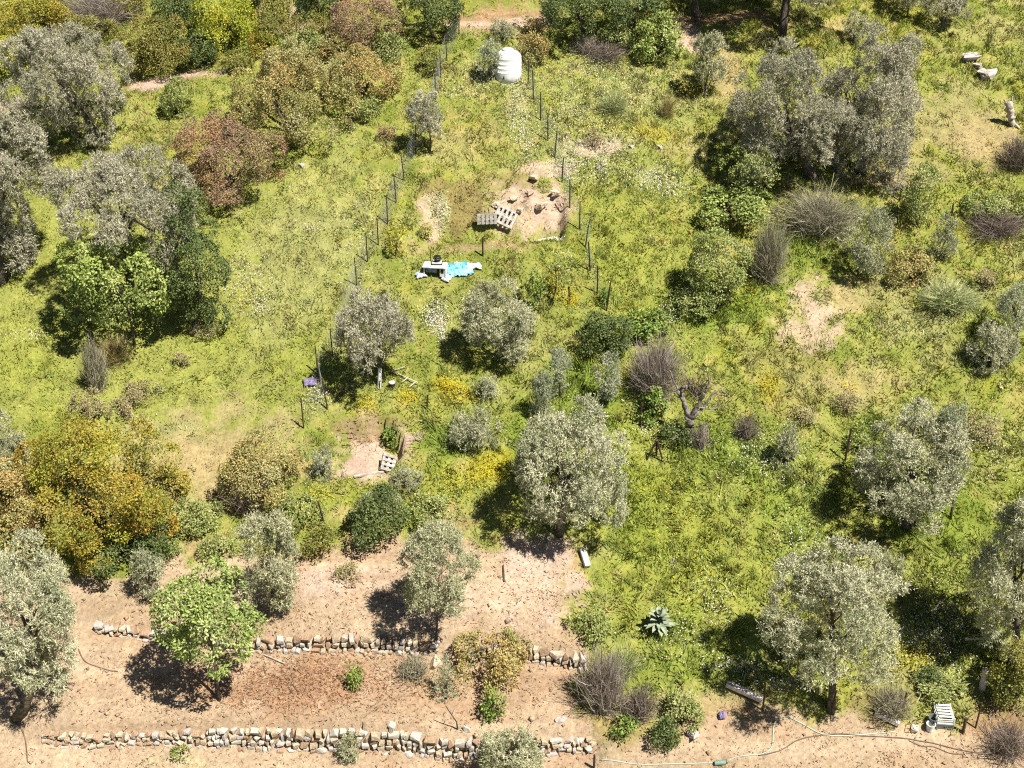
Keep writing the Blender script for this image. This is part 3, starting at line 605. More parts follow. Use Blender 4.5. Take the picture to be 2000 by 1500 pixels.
olive('sapling', (252,1066,322,1162), (282,1170), 'small grey olive sapling on the bare terrace below the golden shrub', tr=.025)
olive('pale', (-60,1050,150,1345), (30,1400), 'large pale olive cut by the picture edge beside the terraces', tr=.15)
olive('olive', (-50,800,55,960), (5,985), 'pale olive cut by the picture edge behind the golden shrub', tr=.07)
olive('olive', (930,1415,1066,1530), (995,1545), 'olive top rising in front of the lower stone wall', tr=.06)
olive('sapling', (1640,398,1750,530), (1676,540), 'dark grey young olive on the bank below the twin giant olives', tr=.05)
olive('sapling', (1820,415,1878,500), (1846,510), 'small grey olive sapling beside the dark bramble bank', tr=.03)
# broadleaf trees
tree('fig_tree', 'fig', (125,455,350,650), (262,672), 'bright green fig with pale bare twigs casting a shadow on mown grass', tr=.05)
tree('oak_tree', 'dark', (318,372,444,632), (372,655), 'dark green tree crowded against the bright fig and the grey olive', tr=.07)
tree('mulberry_tree', 'lime', (300,1100,500,1295), (428,1368), 'lime green tree on a single dark stem between the two stone walls', tr=.05)
tree('almond_tree', 'mid', (1340,440,1466,585), (1430,592), 'green tree with a pale broken trunk beside a bare grey thicket', tr=.05)
tree('citrus_tree', 'citrus', (1024,528,1066,598), (1046,612), 'small dark green tree just below the turquoise tarpaulin', tr=.025)
tree('fruit_tree', 'mid', (1040,478,1130,560), (1072,596), 'thin open fruit tree leaning a bare limb towards the fence', tr=.035, dens=.3)
tree('pear_tree', 'mid', (1405,280,1515,372), (1456,400), 'young tree with upright twigs in front of a giant olive shadow', tr=.03, dens=.5)
tree('carob_tree', 'dark', (770,-60,905,62), (850,72), 'dark tree at the top edge on the fence side of the bare track')
tree('carob_tree', 'dark', (1042,-60,1215,72), (1140,86), 'dark tree at the top edge beside the dead brushwood pile')
tree('carob_tree', 'dark', (1180,-50,1300,55), (1250,70), 'dark tree at the top edge behind the bright green bush')
tree('bay_tree', 'mid', (1760,322,1832,430), (1795,440), 'slender green tree above the dark bramble bank')
# maquis thicket of the upper corner
bush('gold', (-30,-20,150,110), 'golden orange bush in the top corner behind the big rounded olive')
bush('yellowgreen', (-50,60,60,150), 'yellow green bush at the picture edge under the golden thicket')
bush('twigmauve', (105,-30,285,62), 'dusky mauve bare bush at the top between golden and dark bushes')
bush('mixdark', (232,25,390,155), 'mottled dark green bush above the pale dug earth')
bush('yellowgreen', (378,-10,505,128), 'bright yellow green round bush shading a black hollow at the top')
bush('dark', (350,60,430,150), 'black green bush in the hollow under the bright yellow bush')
bush('mixdark', (480,-40,570,62), 'dark brown green bush at the top beside the bare earth bank')
bush('gold', (200,-30,300,30), 'small golden bush at the top edge beside the mauve bush')
bush('tawny', (445,88,700,302), 'large tawny orange and green bush, widest of the upper thicket')
bush('redbrown', (325,212,560,402), 'large red brown bush on the thicket edge above the grey olive')
bush('redbrown', (640,-10,790,118), 'red brown bush at the top edge next to the dark fence side tree')
bush('tawny', (630,85,790,205), 'tawny orange bush in the upper thicket nearest the fence')
bush('mid', (545,50,650,115), 'grey green bush under the bare earth bank at the top')
bush('mid', (310,152,380,238), 'small bright green bush alone on the grass beside the thicket')
bush('mid', (440,205,500,260), 'yellowish bush between the tawny bush and the red brown bush')
bush('mid', (680,185,745,240), 'soft green bush at the foot of the tawny fence side bush')
bush('mixdark', (815,92,872,152), 'dark bush against the upper fence below the dark tree')
bush('redbrown', (735,242,775,278), 'little brown bush on the grass left of the leaning small olive'.replace('left of', 'below'))
bush('tawny', (1008,62,1074,138), 'yellow brown bush behind the white water tank')
bush('fig', (1232,22,1336,130), 'fresh green leafy bush beside the bare track bank')
bush('mid', (1165,40,1245,95), 'grey green bush over the dead brushwood pile')
bush('broom', (1164,172,1234,228), 'domed blue green broom alone on the open slope')
bush('strawgrass', (1282,178,1326,240), 'vase shaped yellow topped broom alone on the open slope')
bush('mixdark', (1318,146,1376,190), 'low brown bush under the upright young olive')
bush('tawny', (1020,30,1070,75), 'small yellow bush at the end of the bare track')
bush('sapling', (955,35,1010,85), 'pale wispy bush on the track edge above the water tank')
bush('cistus', (1130,250,1185,288), 'brown cushion bush by the pale stony patch')
bush('cistus', (1465,60,1515,96), 'brown undergrowth at the foot of the thick forked trunk')
bush('tawny', (505,95,600,180), 'olive brown bush filling the thicket above the widest tawny bush')
bush('mixdark', (560,20,650,80), 'dark bush hanging over the bare earth bank at the top')
bush('gold', (480,60,545,110), 'small orange bush beside the bright yellow green round bush')
bush('mixdark', (60,-30,140,40), 'dark green and orange bush at the top beside the corner bush')
bush('mixdark', (130,20,245,95), 'mottled olive green bush right behind the big rounded olive'.replace('right ', ''))
bush('mid', (720,60,800,130), 'light green bush between the red brown bush and the fence')
bush('gold', (1210,5,1275,60), 'yellow tinged bush between the dark trees and the fresh green bush')
bush('dark', (300,-30,400,60), 'dark green bush at the top between mottled and bright yellow bushes')
bush('mixdark', (430,95,500,140), 'dark brown bush at the edge of the black hollow')
bush('dark', (575,-40,670,45), 'dark green bush at the top edge behind the bare earth bank')
bush('mixdark', (495,25,565,95), 'brown green bush between the bright yellow bush and the bare bank')
bush('tawny', (595,62,690,125), 'tawny bush wedged under the red brown bush of the top edge')
bush('mixdark', (265,70,350,140), 'dark mottled bush overhanging the pale dug earth')
# scrub of the middle slope
bush('fig', (1358,355,1512,440), 'leafy green bush below the giant olive shadow')
bush('twiggrey', (1505,360,1705,470), 'wide bare grey thicket below the giant olive')
bush('twiggrey', (1455,425,1552,578), 'tall bare grey brown thicket beside the green tree with the broken trunk')
bush('mid', (1300,560,1400,620), 'green undergrowth at the foot of the green tree with the broken trunk')
bush('mid', (1880,372,2020,430), 'dark green hedge like bush at the picture edge on the bramble bank')
bush('twigdark', (1870,405,2030,470), 'dark mauve bramble bank at the picture edge')
bush('pale', (1888,625,1992,735), 'pale grey green spreading bush near the picture edge')
bush('twigdark', (1945,258,2040,345), 'fallen dark branches at the picture edge below the dead stump')
bush('dark', (1128,602,1236,700), 'dark green bush behind the silvery saplings')
bush('citrus', (1215,600,1310,660), 'light green creeper clump behind the bare mauve bramble')
bush('twigmauve', (1214,650,1346,800), 'bare mauve bramble thicket leaning on the dead tree')
bush('citrus', (1235,750,1305,830), 'leafy green clump at the foot of the mauve bramble')
bush('sapling', (918,726,978,784), 'small grey green bush on the grass in mid plot')
bush('sapling', (872,790,984,880), 'grey green bush fringed with white flowers in mid plot')
bush('mid', (1025,815,1070,850), 'low green bush between the saplings and the big creamy olive')
bush('mid', (985,600,1050,660), 'pale bush at the side of the blossoming olive')
bush('twigdark', (1425,800,1495,870), 'dark scrubby bush in the meadow beyond the dead tree')
bush('sapling', (1508,820,1566,930), 'thin grey shrub standing in the meadow below the dead tree')
bush('cistus', (1620,760,1680,815), 'pale tussock bush in the meadow above a creamy olive')
bush('cistus', (1540,790,1600,830), 'brown cushion in the meadow between tussock and dead tree')
bush('mid', (1650,830,1700,890), 'bright green bush behind the meadow olive')
bush('cistus', (1880,800,1960,880), 'brown tussocks at the edge of the meadow beside the silvery shoot')
bush('sapling', (1712,1072,1772,1128), 'small grey bush between two big creamy olives')
bush('tawny', (1730,480,1830,560), 'tawny dry bush on the bank below the dark grey young olive')
bush('broom', (1790,540,1920,610), 'pale feathery grass bush on the mid slope')
bush('cistus', (1900,520,1950,570), 'grey brown tuft near the silvery edge olive')
# lower plot and terraces
bush('gold', (36,812,350,1105), 'great golden orange bush at the upper end of the terraces')
bush('tawny', (-60,900,110,1120), 'brown tinged bush at the picture edge joined to the great golden bush')
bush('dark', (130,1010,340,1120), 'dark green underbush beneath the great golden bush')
bush('tawny', (425,838,585,1002), 'tawny and brown bush beside the tan worn grass')
bush('twigdark', (425,925,540,1010), 'dark bare bush in front of the tawny bush')
bush('silver', (606,866,652,948), 'small blue grey bush by the clay pit')
bush('citrus', (745,825,792,872), 'dark leafy plant on the rim of the clay pit')
bush('mid', (338,972,432,1044), 'soft green bush beside the great golden bush')
bush('mid', (382,1040,466,1100), 'low rounded green bush on the upper terrace bank')
bush('mid', (305,1050,355,1100), 'small rounded green bush between golden bush and terrace')
bush('mixdark', (584,1020,656,1100), 'dense rounded green cushion bush on the upper terrace bank')
bush('dark', (672,952,800,1078), 'dark green bush with a red earth bank beside it')
bush('mid', (790,965,900,1030), 'pale green weedy bush above the feathery olive')
bush('olive', (700,945,790,1010), 'grey feathery bush behind the dark green bank bush')
bush('sapling', (760,905,830,960), 'green weedy bush in front of the leaning pallet')
bush('mid', (540,960,640,1030), 'loose green bush around the leaning dark post')
bush('cistus', (650,1098,705,1140), 'grey brown heap of cuttings on the upper terrace')
bush('tawny', (884,1232,1042,1338), 'yellow green and brown bush growing over the upper stone wall')
bush('citrus', (672,1290,712,1352), 'small yellow green sapling standing in rust brown litter')
bush('citrus', (938,1338,990,1412), 'small dark green citrus sapling above the lower stone wall')
bush('sapling', (844,1265,896,1385), 'thin pale sapling in front of the upper wall', dens=.5)
bush('twiggrey', (765,1268,850,1335), 'bare grey twigs under the upper stone wall')
bush('mid', (1105,1192,1195,1252), 'low green bush at the corner of the bare terrace')
bush('twigmauve', (1120,1250,1240,1420), 'bare mauve brushwood at the end of both stone walls')
bush('citrus', (1110,1310,1150,1360), 'small leafy bush at the foot of the mauve brushwood')
bush('broom', (1180,1258,1262,1330), 'tall pale weeds behind the mauve brushwood')
bush('twigdark', (1200,1330,1300,1420), 'dark bare brushwood above the earth path')
bush('citrus', (1190,1395,1250,1445), 'leafy green bush at the path edge below the brushwood')
bush('dark', (1270,1390,1330,1470), 'dark bush overhanging the earth path')
bush('mid', (1300,1345,1375,1425), 'rounded yellow green bush above the earth path')
bush('mixdark', (1930,1240,2040,1400), 'dark shaded bush at the picture edge beside the concrete post')
bush('twigdark', (1905,1405,2040,1485), 'tangled shaded brush at the picture edge beside the crates')
bush('twiggrey', (1690,1330,1800,1415), 'dry grey brushwood beside the purple log')
bush('dark', (1780,1296,1840,1336), 'dark green bush behind the weedy mound and the crates')
bush('mid', (1790,1318,1890,1362), 'green weedy mound behind the stacked crates')
bush('olive', (655,1428,705,1495), 'small grey bush in front of the lower wall', )
bush('mid', (330,1455,375,1482), 'low green tuft in front of the lower wall')
# dry mounds of the mown field
bush('strawgrass', (180,645,262,722), 'tall straw coloured grass tussock on the mown field edge', name='grass_tussock', cat='grass tussock')
bush('twiggrey', (155,650,215,790), 'thin dead twigs beside the straw tussock')
bush('cistus', (332,684,370,724), 'small brown clump alone on the mown field')
bush('cistus', (238,738,318,784), 'rounded brown cushion bush, upper of three on the mown field')
bush('cistus', (196,770,262,818), 'rounded brown cushion bush nearest the golden bush')
bush('cistus', (132,756,202,822), 'mauve brown cushion bush at the foot of the dead twigs')
bush('cistus', (365,625,430,660), 'flat brown cushion bush below the dark green tree')
bush('yflower', (755,440,796,500), 'yellow flowering bush inside the fence beside the earth cut', base=(772,500))
bush('yflower', (815,430,848,475), 'yellow flowering bush at the corner of the earth cut')
bush('citrus', (1168,560,1196,600), 'small green bush at the last post of the long fence')

# ------------------------------------------------------------------ dry stone walls
def stone_meshes(n, rng, prefix, mats):
    out = []
    for i in range(n):
        bm = bmesh.new(); p = rng.standard_normal((18, 3)); p = np.sign(p) * np.abs(unit(p)) ** .38 * rng.uniform(.82, 1.0, (18, 1)) * .82
        for q in p: bm.verts.new(q * .56)
        r = bmesh.ops.convex_hull(bm, input=bm.verts)
        bmesh.ops.delete(bm, geom=[v for v in bm.verts if not v.link_faces], context='VERTS')
        me = bpy.data.meshes.new(prefix); bm.to_mesh(me); bm.free(); me.materials.append(mats[i % len(mats)]); out.append(me)
    return out
srng = np.random.default_rng(77)
STONES = stone_meshes(12, srng, 'stone', M['stone']); WSTONES = stone_meshes(6, srng, 'stone', [M['stone_white']])

def put_stone(parent, org, p, size, rng, white=False, tilt=.12, name='stone'):
    me = (WSTONES if white else STONES)[rng.integers(0, 6 if white else 12)]
    o = link(name, me, None, parent); o.location = [float(c) for c in (np.asarray(p) - org)]; o.scale = [float(c) for c in size]
    o.rotation_euler = (rng.normal(0, tilt), rng.normal(0, tilt), rng.normal(0, .22)); return o

def stone_wall(line, label, hgt, courses, whites, rng, gaps=()):
    x0, x1 = line[0, 0], line[-1, 0]; xm = (x0 + x1) / 2; ym = np.interp(xm, line[:, 0], line[:, 1]); org = np.array([xm, ym, float(gz(xm, ym - .3))])
    w = thing('stone_wall', org, label, 'stone wall'); w['kind'] = 'thing'; n = 0
    for k in range(courses):
        x = x0 + rng.uniform(0, .2)
        while x < x1:
            h = hgt(x); ch = h / courses; L = rng.choice([.10, .14, .19, .27], p=[.3, .35, .25, .1]) * rng.uniform(.85, 1.25) * (1.0 if k < courses - 1 else 1.25)
            if any(a < x < b for a, b in gaps) or (h < .3 and k == 2): x += L; continue
            xc = x + L / 2; y = np.interp(xc, line[:, 0], line[:, 1]); zb = float(gz(xc, y - .32))
            top = k == courses - 1
            wh = whites(xc) > rng.random() and (top or rng.random() < .45)
            put_stone(w, org, (xc, y - .10 + .04 * k + rng.normal(0, .025), zb - .03 + ch * (k + .5) + rng.normal(0, .012)), (L * 1.12, rng.uniform(.24, .36) + .10 * top, ch * rng.uniform(.9, 1.4)), rng, wh); n += 1
            x += L + rng.uniform(-.01, .02)
    return w
px1 = lambda u, L: float(np.interp(plane_pt(u, L)[0], [-30, 30], [-30, 30]))
stone_wall(W1, 'upper low dry stone wall broken by a golden bush across the bare terrace', lambda x: .31 + .17 * float(sstep(-9.6, -7.4, x)), 3, lambda x: .06 if x < -.5 else .3, np.random.default_rng(5), gaps=((-2.0, -1.5),))
stone_wall(W2, 'lower dry stone wall topped with big whitish slabs along the bottom terrace', lambda x: .40 + .26 * float(sstep(-9.5, -6, x)) * float(1 - sstep(.2, 1.6, x)), 4, lambda x: float(sstep(-8.2, -6.8, x)) * .5, np.random.default_rng(6))

def rock(p, size, label, rng, white=False, name='boulder', cat='boulder', group='loose rocks', mat='rock'):
    me = (WSTONES if white else STONES)[rng.integers(0, 6 if white else 12)]
    bm = bmesh.new(); bm.from_mesh(me); bmesh.ops.subdivide_edges(bm, edges=bm.edges[:], cuts=2, use_grid_fill=True)
    for v in bm.verts:
        q = v.co; k = 1 + .75 * float(fbm(q.x * 2.3 + p[0], q.y * 2.3 + q.z * 1.7, 3, 5)); v.co = Vector((q.x * size[0] * k, q.y * size[1] * k, q.z * size[2] * k))
    m2 = bpy.data.meshes.new(name); bm.to_mesh(m2); bm.free()
    o = link(name, m2, M['stone_white'] if white else M[mat], None, np.asarray(p) + np.array([0, 0, size[2] * .18])); o.rotation_euler = (0, 0, rng.uniform(0, 3)); return tag(o, label, cat, group)
rk = np.random.default_rng(8)
rock(ground(1895,118), (.8,.65,.42), 'pale jagged outcrop rock, upper of two on the open slope', rk)
rock(ground(1925,148), (1.0,.7,.36), 'pale flat outcrop rock, lower of two on the open slope', rk)
rock(ground(1906,134), (.4,.4,.3), 'small grey rock wedged between the two outcrop rocks', rk)
rock(ground(1786,1424), (.26,.22,.14), 'round white stone beside the white bucket', rk, True)
rock(ground(766,1424), (.24,.22,.26), 'round white stone standing on top of the lower wall', rk, True)
rock(ground(911,1428), (.20,.18,.20), 'small pale stone above the lower wall beside the olive top', rk, True)
rock(ground(1355,1438), (.42,.30,.26), 'grey weathered boulder at the bush above the earth path', rk)
rock(ground(850,1300), (.40,.32,.30), 'beige boulder tumbled below the upper wall, larger of two', rk, mat='clay_rock')
rock(ground(822,1302), (.22,.24,.34), 'beige boulder tumbled below the upper wall, slimmer of two', rk, mat='clay_rock')
rock(ground(590,325), (.22,.2,.16), 'small white stone at the foot of the thicket', rk, True)
rock(ground(1095,1408), (.40,.22,.12), 'lilac grey flat stone near the end of the lower wall', rk)
rock(ground(1235,287), (.30,.22,.10), 'flat pale stone on the stony streak', rk, True)
rock(ground(1290,288), (.45,.2,.10), 'long flat pale stone on the stony streak', rk, True)
for i, (u, v, s, lb) in enumerate([(1040,355,.42,'pinkish rock at the top of the earth cut'), (1085,385,.45,'tan rock face at the fence end of the earth cut'), (1058,408,.5,'broad tan rock low in the earth cut'), (1005,392,.34,'tan rock in the middle of the earth cut'), (970,405,.36,'tan rock above the pale pallet'), (1035,380,.3,'small tan rock high in the earth cut'), (1015,415,.3,'small tan rock beside the tilted pallet')]):
    rock(ground(u, v) + np.array([0, .0, s * .18]), (s * .95, s * .75, s * .6), lb, rk, mat='clay_rock')

# ------------------------------------------------------------------ fences
def fence(posts, label, h, net=True, mat='wire', hi=1.0, seed=1):
    rng = np.random.default_rng(seed); B = [ground(*p) for p in posts]; org = B[len(B) // 2]; f = thing('wire_fence', org, label, 'fence', 'wire mesh fences'); tops = []
    for b in B:
        t = b + np.array([rng.normal(0, .045), rng.normal(0, .05), h * rng.uniform(.92, 1.08)]); tops.append(t)
        mb = MB(); mb.tube([b - org + np.array([0, 0, -.15]), (b + t) / 2 - org, t - org], [.023, .022, .02], 6); mb.build('post', M['rust'], f)
    if net:
        for i in range(len(B) - 1):
            a0, a1, t0, t1 = B[i], B[i + 1], tops[i], tops[i + 1]; L = np.linalg.norm(a1 - a0)
            if L > 4: continue
            V = []; F = []
            def strip(p, q, w=.0032):
                k = len(V); d = unit(q - p); s1 = unit(np.cross(d, np.array([0, 1, .4]))) * w; V.extend([p - s1, p + s1, q + s1, q - s1]); F.append((k, k + 1, k + 2, k + 3))
            sag = lambda s: np.array([0, 0, -.06 * math.sin(math.pi * s)])
            m = max(4, int(L / .12))
            for r in range(9):
                w = r / 8 * .93 + .02
                for j in range(4):
                    s0, s1_ = j / 4, (j + 1) / 4; strip((a0 * (1 - s0) + a1 * s0) * (1 - w) + (t0 * (1 - s0) + t1 * s0) * w + sag(s0) * w, (a0 * (1 - s1_) + a1 * s1_) * (1 - w) + (t0 * (1 - s1_) + t1 * s1_) * w + sag(s1_) * w)
            for j in range(m + 1):
                s0 = j / m; lo = a0 * (1 - s0) + a1 * s0; hi_ = t0 * (1 - s0) + t1 * s0 + sag(s0); strip(lo, lo * .05 + hi_ * .95)
            me = bpy.data.meshes.new('netting'); me.from_pydata([tuple(np.asarray(v) - org) for v in V], [], F); me.update(); link('netting', me, M[mat], f)
    return f
fence([(593,836),(640,800),(621,732),(650,696),(697,557),(718,512),(739,478),(757,438),(774,396),(790,352),(812,300),(832,245),(851,195),(861,152),(873,118),(896,66)], 'long sagging wire fence from the violet cloth up to the bare track', .98, seed=2)
fence([(1184,606),(1167,573),(1153,529),(1142,483),(1132,449),(1113,406),(1097,357),(1083,308),(1070,275),(1056,235),(1042,194),(1031,168)], 'long wire fence running down from the white water tank past the earth cut', .98, mat='netgreen', seed=3)
fence([(1490,1388),(1622,1392),(1762,1404),(1905,1422)], 'dark post fence without visible mesh along the earth path', .85, net=False, seed=4)
def post(u, v, du, h, label, r=.030):
    b = ground(u, v); S = FPX / depth(b); mb = MB(); mb.tube([(0, 0, -.15), (du / S * .5, 0, h * .5), (du / S, 0, h)], [r, r * .95, r * .9], 6)
    return tag(mb.build('fence_post', M['rust'], None, b), label, 'post', 'single metal posts')
post(637,1034,-11,.95,'leaning dark post above the dense rounded green cushion bush')
post(1250,832,1,.8,'upright dark post beside the bare mauve bramble')
post(1113,588,-3,.5,'short bent stake beside the leaning bare limb')
post(834,800,2,.5,'short dark stake standing alone in yellow flowers')
post(943,500,0,.65,'thin rod standing in grass behind the turquoise tarpaulin')
post(1757,392,0,.55,'short dark post above the bramble bank, beside the slender green tree')
post(1858,420,0,.4,'short dark post on the bramble bank itself')
post(1650,900,3,1.1,'tall thin rod in the meadow beside a creamy olive')
post(1160,1500,0,.45,'brown stake at the bottom edge beside the hose')

# ------------------------------------------------------------------ water tank
P = ground(992, 146); S = FPX / depth(P); R = 26.5 / S
tk = thing('water_tank', P, 'domed white plastic water tank with moulded hoops at the head of the plot', 'water tank')
prof = [(R * .96, -.25), (R, 0)]
for k in range(4):
    z = .02 + k * .16; prof += [(R, z), (R, z + .10), (R * .992, z + .12), (R * .992, z + .14), (R, z + .16)]
zt = prof[-1][1]; prof += [(R * .99, zt + .02), (R * .93, zt + .09), (R * .78, zt + .16), (R * .55, zt + .21), (R * .38, zt + .23)]
MB().lathe(prof, 36).build('body', M['white_plastic'], tk, smooth=True)
lid = MB().lathe([(R * .40, zt + .21), (R * .41, zt + .27), (R * .38, zt + .29), (R * .05, zt + .30)], 24).build('lid', M['white_plastic'], tk)
MB().tube([(-R * .3, -R * .98, .06), (-R * .3, -R * 1.18, .06), (-R * .3, -R * 1.2, .0)], .025, 8).build('tap', M['black_plastic'], tk)

# ------------------------------------------------------------------ pallets
def pallet(P, R, label, W=.8, L=1.0, mat='pallet', nb=5):
    t = thing('pallet', P, label, 'pallet', 'wooden pallets'); R = np.asarray(R)
    def part(name, c, s):
        mb = MB(); mb.box(R @ np.array(c), s, R); mb.build(name, M[mat], t)
    for j in range(3):
        part('stringer', (0, (j - 1) * (W / 2 - .045), .06), (L, .08, .075))
    for j in range(nb):
        part('deck_board', (-L / 2 + .05 + j * (L - .10) / (nb - 1), 0, .11), (.082, W, .022))
    for j in range(3):
        part('base_board', (-L / 2 + .06 + j * (L - .12) / 2, 0, .011), (.10, W, .020))
    return t
pallet(ground(986,434) + np.array([0, 0, .16]), rot(math.radians(38), math.radians(22), math.radians(-12)), 'weathered grey pallet tipped against the earth cut', .66, .72)
pallet(ground(951,440) + np.array([0, -.05, .26]), rot(math.radians(78), 0, math.radians(4)), 'pale slatted pallet standing upright beside the tipped one', .34, .66)
pallet(ground(757,915) + np.array([0, 0, .16]), rot(math.radians(30), math.radians(-34), math.radians(80)), 'pale pallet leaning in the corner of the clay pit', .40, .52, nb=4)

# ------------------------------------------------------------------ white table, things on it, tarpaulins
P = ground(850, 536); S = FPX / depth(P); rzt = math.radians(-8)
tb = thing('white_table', P, 'white box shaped table with a dark opening beside the turquoise tarpaulin', 'table', rz=rzt); tb.scale = (.76, .76, .76)
MB().box((0, .0, .43), (.96, .58, .06)).build('table_top', M['white_plastic'], tb, bevel=.01)
MB().box((.36, -.20, .22), (.24, .04, .41)).build('front_panel', M['white_plastic'], tb)
MB().box((.485, 0, .22), (.025, .48, .41)).build('side_panel', M['white_plastic'], tb)
MB().box((.35, -.226, .27), (.11, .012, .19)).build('opening', M['black_plastic'], tb)
for sx, sy in ((-.42, -.2), (-.42, .2), (.24, .2)): MB().box((sx, sy, .21), (.05, .05, .43)).build('leg', M['white_plastic'], tb)
MB().box((-.12, -.13, .26), (.46, .05, .22), rot(.15, 0, 0)).build('apron', M['bluebag'], tb)
PT = P + np.array([0, 0, .35])
ty = thing('tray', PT + np.array([.06, .05, 0]), 'shallow dark rimmed white tray on the white table', 'tray')
MB().box((0, 0, .02), (.36, .26, .04)).build('base', M['black_plastic'], ty); MB().box((0, 0, .055), (.31, .21, .03)).build('top', M['white_plastic'], ty)
bd = MB(); brg = np.random.default_rng(3)
for i in range(9):
    a = brg.uniform(0, 6.28, 6); r = brg.uniform(.06, .13); bd.tube([(r * math.cos(t + i), r * math.sin(t + i) * .8, .02 + .02 * i + brg.normal(0, .008)) for t in np.linspace(0, 5.4, 9)], .016, 5)
tag(bd.build('pipe_coil', M['black_plastic'], None, PT + np.array([.08, .06, .075])), 'tangled coil of black pipe on the tray upon the white table', 'pipe coil')
rd = MB(); rd.tube([(0, 0, 0), (0, 0, .42)], .012, 6); tag(rd.build('rod', M['rust'], None, PT + np.array([-.13, .08, 0])), 'thin brown rod standing upright on the white table', 'rod')

def crumpled(name, u, v, w, h, mat, label, cat, seed, amp=.09, rz=0., n=40):
    P = ground(u, v); S = FPX / depth(P); W = w / S; Hh = h / S / .81; g = np.linspace(-.5, .5, n); X, Y = np.meshgrid(g, g)
    rr = np.maximum(np.abs(X), np.abs(Y)) * 2; edge = 1 + .28 * fbm(X * 3 + seed, Y * 3, 3, seed)
    x = (X * math.cos(rz) - Y * math.sin(rz)) * W * edge; y = (X * math.sin(rz) + Y * math.cos(rz)) * Hh * edge
    z = gz(x + P[0], y + P[1]) - P[2] + .12 + amp * (2 * np.abs(fbm(X * 5 + seed * 3, Y * 5, 4, seed + 2))) + .5 * amp * fbm(X * 14, Y * 14, 2, seed) - .08 * rr ** 3
    V = np.stack([x, y, z], -1).reshape(-1, 3); id_ = np.arange(n * n).reshape(n, n); F = np.stack([id_[:-1, :-1], id_[:-1, 1:], id_[1:, 1:], id_[1:, :-1]], -1).reshape(-1, 4)
    o = link(name, mesh_arrays(name, V, F, None, False), M[mat], None, P); so = o.modifiers.new('s', 'SOLIDIFY'); so.thickness = .006
    return tag(o, label, cat)
crumpled('tarpaulin', 893, 531, 56, 24, 'tarp', 'crumpled turquoise tarpaulin beside the white table', 'tarpaulin', 14, .10, .35, 48)
crumpled('plastic_sheet', 924, 524, 30, 10, 'pale_sheet', 'strip of pale grey sheet trailing from the turquoise tarpaulin', 'plastic sheet', 5, .06, .1, 14)
crumpled('plastic_sheet', 822, 541, 20, 9, 'pale_sheet', 'scrap of pale blue sheet on the grass at the open end of the white table', 'plastic sheet', 6, .06, .3, 12)
crumpled('plastic_sheet', 872, 546, 18, 12, 'pale_sheet', 'white blue plastic scrap between the table and the turquoise tarpaulin', 'plastic sheet', 7, .06, -.4, 12)
crumpled('cloth', 606, 752, 28, 12, 'violet', 'crumpled violet cloth at the low end of the sagging fence', 'cloth', 8, .10, .1, 16)
crumpled('cloth', 1410, 1402, 14, 9, 'violet', 'lilac rag caught in dry twigs above the earth path', 'cloth', 9, .08, .1, 12)

# ------------------------------------------------------------------ crates, bucket, hoses, timber
def crate(P, rz, tilt, label, mat, W=.36, D=.5, Hh=.2):
    t = thing('crate', P, label, 'crate', 'plastic crates by the path'); R = rot(tilt, 0, rz)
    def part(name, c, s): MB().box(R @ np.array(c), s, R).build(name, M[mat], t)
    for k in range(3):
        z = .05 + k * .06
        part('slat', (0, -D / 2, z), (W, .016, .03)); part('slat', (0, D / 2, z), (W, .016, .03)); part('slat', (-W / 2, 0, z), (.016, D - .02, .03)); part('slat', (W / 2, 0, z), (.016, D - .02, .03))
    for sx in (-1, 1):
        for sy in (-1, 1): part('corner_post', (sx * W / 2, sy * D / 2, Hh / 2), (.03, .03, Hh))
    for sy in (-1, 1): part('rim', (0, sy * D / 2, Hh), (W + .03, .03, .025))
    for sx in (-1, 1): part('rim', (sx * W / 2, 0, Hh), (.03, D - .03, .025))
    for k in range(5): part('floor_slat', (0, -D / 2 + .06 + k * (D - .12) / 4, .006), (W - .03, .05, .02))
    return t
P = ground(1846, 1424); 
crate(P + np.array([0, .26, -.02]), math.radians(-5), 0, 'grey plastic crate at the bottom of the stack by the path', 'grey_plastic', .40, .52, .16)
crate(P + np.array([0, .26, .37]), math.radians(-5), math.pi, 'upturned white plastic crate on top of the grey one by the path', 'white_plastic', .40, .52, .19)
P = ground(1816, 1426)
bk = thing('bucket', P, 'small white bucket beside the stacked crates', 'bucket')
MB().lathe([(.085, 0), (.11, .2), (.118, .2), (.118, .22), (.10, .22), (.08, .03), (.01, .03)], 20).build('body', M['white_plastic'], bk)
MB().tube([(.11 * math.cos(t), -.02 - .05 * math.sin(t), .21 - .06 * math.sin(t)) for t in np.linspace(0, math.pi, 9)], .006, 5).build('handle', M['wire'], bk)
pt_ = thing('pot', ground(1822, 1414), 'dark grey pot wedged behind the white bucket', 'pot')
MB().lathe([(.09, 0), (.13, .2), (.14, .2), (.14, .23), (.12, .23), (.1, .05), (.01, .05)], 20).build('body', M['grey_plastic'], pt_)
pt_ = thing('pot', ground(766, 757), 'small dark pot with a white lid beside the whitewashed trunk', 'pot')
MB().lathe([(.07, 0), (.10, .16), (.02, .16)], 16).build('body', M['black_plastic'], pt_); MB().lathe([(.09, .161), (.09, .19), (.02, .21)], 16).build('lid', M['white_plastic'], pt_)

